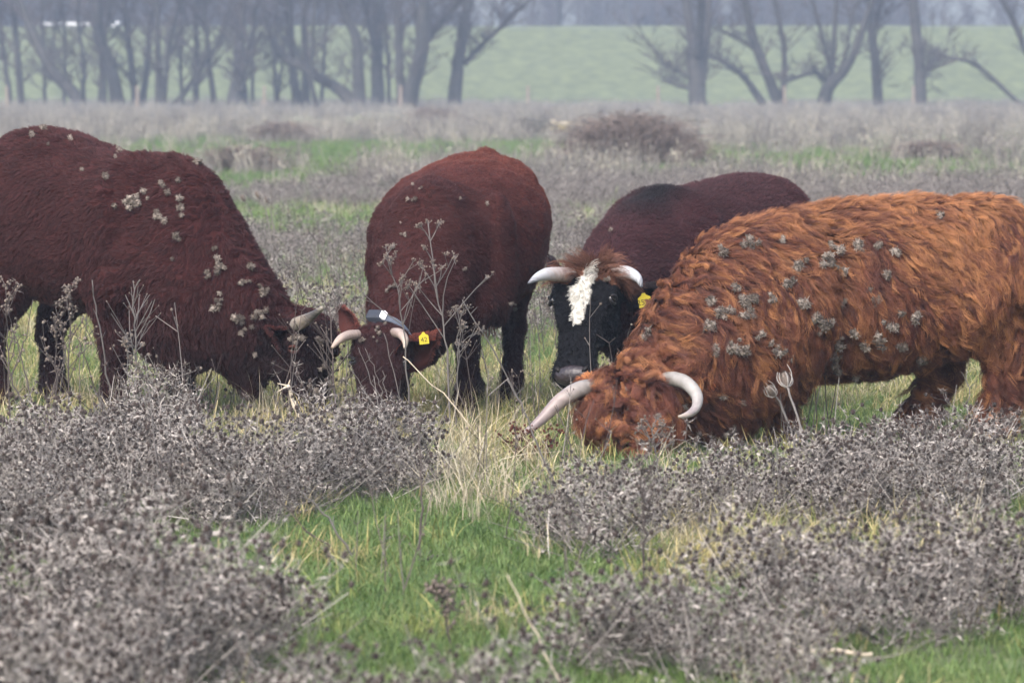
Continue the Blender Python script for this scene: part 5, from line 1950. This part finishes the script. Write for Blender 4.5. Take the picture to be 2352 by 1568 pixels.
T = [
    ('thin bare sapling behind the thick leaning tree near the left edge', 241, [[(104, 250, 9), (101, 150, 8), (97, 0, 7)], [(102, 180, 6), (120, 90, 5), (126, 0, 4)]]),
    ('thin bare sapling between the leaning tree and the forked tree', 243, [[(146, 250, 9), (150, 120, 8), (142, 0, 6)]]),
    ('thin bare sapling right of the many stemmed tree', 241, [[(420, 250, 9), (415, 120, 8), (424, 0, 7)]]),
    ('pair of thin bare saplings left of the arching limb', 242, [[(636, 252, 10), (630, 130, 8), (640, 0, 7)], [(634, 240, 7), (655, 100, 6), (670, 0, 5)]]),
    ('thin bare sapling under the arching limb of the thick tree', 243, [[(738, 252, 9), (745, 120, 8), (756, 0, 6)]]),
    ('thin bare sapling right of the straight thick tree', 240, [[(894, 252, 9), (890, 120, 8), (880, 0, 6)]]),
    ('slim leaning bare tree at the far left edge of the grove', 238, [[(25, 250, 12), (10, 125, 11), (0, 20, 9), (-2, 0, 9)]]),
    ('slim upright bare tree, second from the left edge of the grove', 236, [[(50, 250, 17), (40, 115, 15), (32, 0, 13)]]),
    ('thick bare tree leaning far to the left near the left edge', 232, [[(196, 252, 36), (165, 212, 30), (120, 168, 27), (70, 75, 22), (40, 0, 18)], [(198, 240, 18), (194, 215, 12), (200, 150, 9), (190, 60, 8), (195, 0, 7)]]),
    ('forked bare tree with a thick curved stem behind the left maroon cow rump', 234, [[(274, 250, 34), (255, 150, 28), (233, 90, 26), (226, 0, 24)], [(236, 250, 22), (233, 160, 16), (234, 100, 12), (250, 0, 8)]]),
    ('narrow bare tree with a slight left lean above the left maroon cow back', 236, [[(314, 250, 18), (302, 135, 16), (287, 0, 14)]]),
    ('narrow bare tree leaning right beside the second fence post', 238, [[(326, 252, 17), (340, 100, 14), (351, 0, 12)]]),
    ('many stemmed bare tree with one limb leaning far right', 233, [[(367, 252, 22), (364, 125, 15), (361, 0, 11)], [(386, 250, 16), (425, 210, 13), (470, 145, 11), (505, 90, 9), (520, 40, 7), (528, 0, 6)], [(376, 248, 14), (386, 150, 11), (405, 60, 10), (426, 0, 9)]]),
    ('thin straight bare tree left of the dark stump cluster', 240, [[(450, 250, 15), (452, 75, 12), (455, 0, 10)]]),
    ('thin bare tree leaning left beside the dark stump cluster', 236, [[(494, 252, 15), (480, 140, 12), (466, 0, 10)]]),
    ('dark broad stump sprouting several upright stems in the left grove', 231, [[(543, 256, 52), (543, 205, 44), (541, 185, 26), (531, 100, 16), (540, 0, 13)], [(552, 210, 24), (555, 160, 17), (556, 60, 14), (560, 0, 12)], [(555, 200, 18), (567, 150, 13), (586, 50, 11), (598, 0, 9)]]),
    ('slender bare sapling right of the dark stump cluster', 242, [[(580, 250, 9), (580, 125, 7), (590, 0, 6)]]),
    ('pair of close bare trunks in the middle of the left grove', 237, [[(686, 254, 24), (673, 165, 19), (668, 75, 17), (664, 0, 15)], [(700, 250, 22), (705, 150, 17), (700, 60, 14), (712, 0, 12)]]),
    ('thick bare tree with a limb arching low to the left', 230, [[(826, 255, 40), (790, 215, 30), (750, 190, 25), (690, 152, 21), (650, 135, 19), (615, 75, 15), (600, 0, 12)], [(826, 250, 30), (820, 100, 23), (800, 50, 20), (780, 0, 18)], [(730, 250, 14), (715, 180, 10), (722, 80, 8), (730, 0, 7)]]),
    ('straight thick bare tree left of the fourth fence post', 234, [[(870, 256, 30), (865, 125, 27), (870, 0, 24)], [(866, 130, 14), (850, 60, 13), (836, 0, 12)]]),
    ('big bare tree spreading several thick stems above the collared cow', 229, [[(932, 258, 40), (952, 190, 34), (972, 110, 32), (975, 0, 28)], [(925, 258, 24), (918, 150, 20), (912, 0, 18)], [(975, 100, 18), (1010, 55, 14), (1064, 0, 11)], [(945, 200, 16), (962, 120, 12), (950, 0, 10)]]),
    ('leaning bare tree with a long branch to the upper right at the grove end', 231, [[(1040, 250, 32), (1056, 125, 27), (1068, 40, 24), (1076, 0, 22)], [(1066, 148, 15), (1110, 100, 12), (1165, 50, 10), (1215, 0, 7)]]),
    ('thick pollard tree with three upright stems right of the open slope', 228, [[(1603, 258, 40), (1601, 200, 40), (1597, 120, 38), (1590, 75, 26), (1576, 0, 21)], [(1604, 130, 24), (1606, 60, 20), (1606, 0, 18)], [(1612, 200, 18), (1622, 120, 16), (1631, 0, 14)], [(1586, 205, 9), (1550, 195, 7), (1526, 178, 5)], [(1584, 178, 9), (1550, 160, 7), (1515, 128, 5), (1490, 90, 4)]], 9),
    ('leaning thin bare tree bent far left beside the forked tree', 232, [[(1765, 256, 20), (1720, 190, 15), (1681, 155, 12), (1641, 130, 9), (1600, 124, 6)]], 10),
    ('wide forked bare tree with a long stem leaning left', 230, [[(1798, 256, 28), (1766, 185, 24), (1731, 100, 21), (1706, 0, 18)], [(1794, 240, 16), (1802, 125, 13), (1780, 0, 11)], [(1740, 120, 10), (1700, 90, 8), (1660, 70, 6)]], 12),
    ('short trunked bare tree fanning into many curved limbs', 229, [[(1892, 262, 34), (1900, 205, 30), (1946, 150, 20), (1976, 75, 17), (2000, 0, 13)], [(1908, 190, 18), (1914, 120, 13), (1920, 0, 11)], [(1905, 195, 14), (1870, 165, 10), (1830, 178, 8), (1800, 190, 5)], [(1930, 165, 12), (1946, 110, 8), (1955, 40, 7), (1975, 0, 6)], [(1912, 180, 14), (1896, 120, 10), (1880, 60, 9), (1860, 0, 8)]], 11),
    ('straight bare tree with a fork near the top right of the fan shaped tree', 231, [[(2020, 258, 24), (2011, 140, 21), (2000, 60, 19), (1995, 0, 17)], [(2010, 70, 11), (2026, 0, 10)]]),
    ('straight thick single trunk with few branches at the right', 228, [[(2116, 258, 28), (2112, 150, 26), (2100, 0, 24)], [(2120, 165, 7), (2160, 150, 5)]], 12),
    ('bare tree leaning in from the right edge with a low arching branch', 232, [[(2420, 258, 26), (2380, 160, 20), (2352, 115, 17), (2321, 50, 14), (2291, 0, 12)], [(2400, 250, 13), (2346, 240, 11), (2251, 155, 10), (2196, 135, 8), (2150, 132, 6), (2126, 160, 4)]], 9),
]
for i, t in enumerate(T):
    tree(t[0], t[1], t[2], t[3] if len(t) > 3 else 30, 500 + i)


def far_tree(seed, h):
    rs = np.random.RandomState(seed)
    mb = MB()
    c = smooth_path([(0, 0, -.2), (rs.randn() * .1, 0, h * .3), (rs.randn() * .3, 0, h * .65), (rs.randn() * .5, 0, h)], 12)
    r = np.linspace(.17, .03, 12)
    mb.tube(c, r, 6)
    for k in range(3):
        i = rs.randint(3, 7)
        e = c[i] + np.array([rs.randn() * 1.5, rs.randn() * 1.2, h * .45])
        b = curve_pts(c[i], e, .1, 8, rs)
        mb.tube(b, np.linspace(r[i] * .6, .02, 8), 5, 0, False)
        twigs(mb, b, np.linspace(r[i] * .6, .02, 8), rs, 12, .8, 2.2, 2)
    twigs(mb, c, r, rs, 34, .8, 2.6, 1.6)
    return mb.mesh('far_tree_%d' % seed, M['twig'])


FT = [far_tree(700 + k, 10 + k) for k in range(4)]
n = 560
wx, wy = RS.uniform(-75, 75, n), RS.uniform(332, 392, n)
px_, _ = to_px(wx, wy)
dens = np.interp(px_, [-600, 0, 700, 950, 1150, 1300, 1500, 2000, 2100, 2352, 2900], [1, 1, 1, .6, .35, .4, .6, .6, .22, .15, .6])
k = RS.rand(n) < dens
wd = scatter('bare_woodland', np.c_[wx[k], wy[k], 0 * wx[k]], np.c_[0 * wx[k], 0 * wx[k], RS.uniform(0, 6.28, k.sum())], RS.uniform(.75, 1.25, k.sum()), RS.randint(0, 4, k.sum()), FT)
tag(wd, 'hazy bare woodland beyond the dike', 'woodland')
tree('distant upright bare trunk standing behind the dike above the open slope', 336, [[(1283, 120, 14), (1283, 62, 13), (1282, 0, 12)]], 14, 801, 4.5, 'bare trees behind the dike', 9)
tree('distant thick trunk behind the dike left of the thick pollard tree', 338, [[(1441, 120, 20), (1441, 62, 18), (1440, 0, 16)]], 14, 802, 4.5, 'bare trees behind the dike', 9)

# white barrier on the dike crest
bx0, bx1 = P(90, 68, 300), P(222, 68, 300)
gz = 5.12
root = tag(empty('road_barrier', ((bx0[0] + bx1[0]) / 2, 300, gz)), 'low white rail on the dike crest between the left trees', 'barrier')
L_ = (bx1[0] - bx0[0]) / 2
mb = MB()
slab(mb, np.array([0, 0, .22]), np.array([1., 0, 0]), np.array([0, 1., 0]), np.array([0, 0, 1.]), L_, .05, .085, .1)
mb.build('rail', M['white'], root)
for q in np.linspace(-.95, .95, 5):
    mb = MB()
    mb.tube([(q * L_, .07, -.3), (q * L_, .07, .24)], .05, 8)
    mb.build('post', M['post'], root)
p0, p1 = P(246, 71, 300), P(274, 50, 300)
mb = MB()
mb.tube([(0, 0, -.1), tuple((p1 - p0) * .6), tuple(p1 - p0)], [.07, .09, .10], 8)
o = mb.build('barrier_pole', M['white'], None, True)
o.location = p0
tag(o, 'slanted white pole standing on the dike right of the white rail', 'pole')

# haze
hz = bpy.data.meshes.new('haze')
X0, X1, Y0, Y1, Z0, Z1 = -245, 245, -35, 425, -1.2, 16.5
hv = [(x, y, z) for z in (Z0, Z1) for y in (Y0, Y1) for x in (X0, X1)]
hz.from_pydata(hv, [], [(0, 2, 3, 1), (4, 5, 7, 6), (0, 1, 5, 4), (2, 6, 7, 3), (0, 4, 6, 2), (1, 3, 7, 5)])
hm = bpy.data.materials.new('haze_air')
hm.use_nodes = True
hn = hm.node_tree
hn.nodes.clear()
ho = hn.nodes.new('ShaderNodeOutputMaterial')
pv = hn.nodes.new('ShaderNodeVolumePrincipled')
pv.inputs['Color'].default_value = (0.66, 0.79, 1.0, 1)
pv.inputs['Density'].default_value = 0.00085
pv.inputs['Anisotropy'].default_value = 0.0
hn.links.new(pv.outputs[0], ho.inputs['Volume'])
hz.materials.append(hm)
tag(link('haze', hz), kind='stuff')
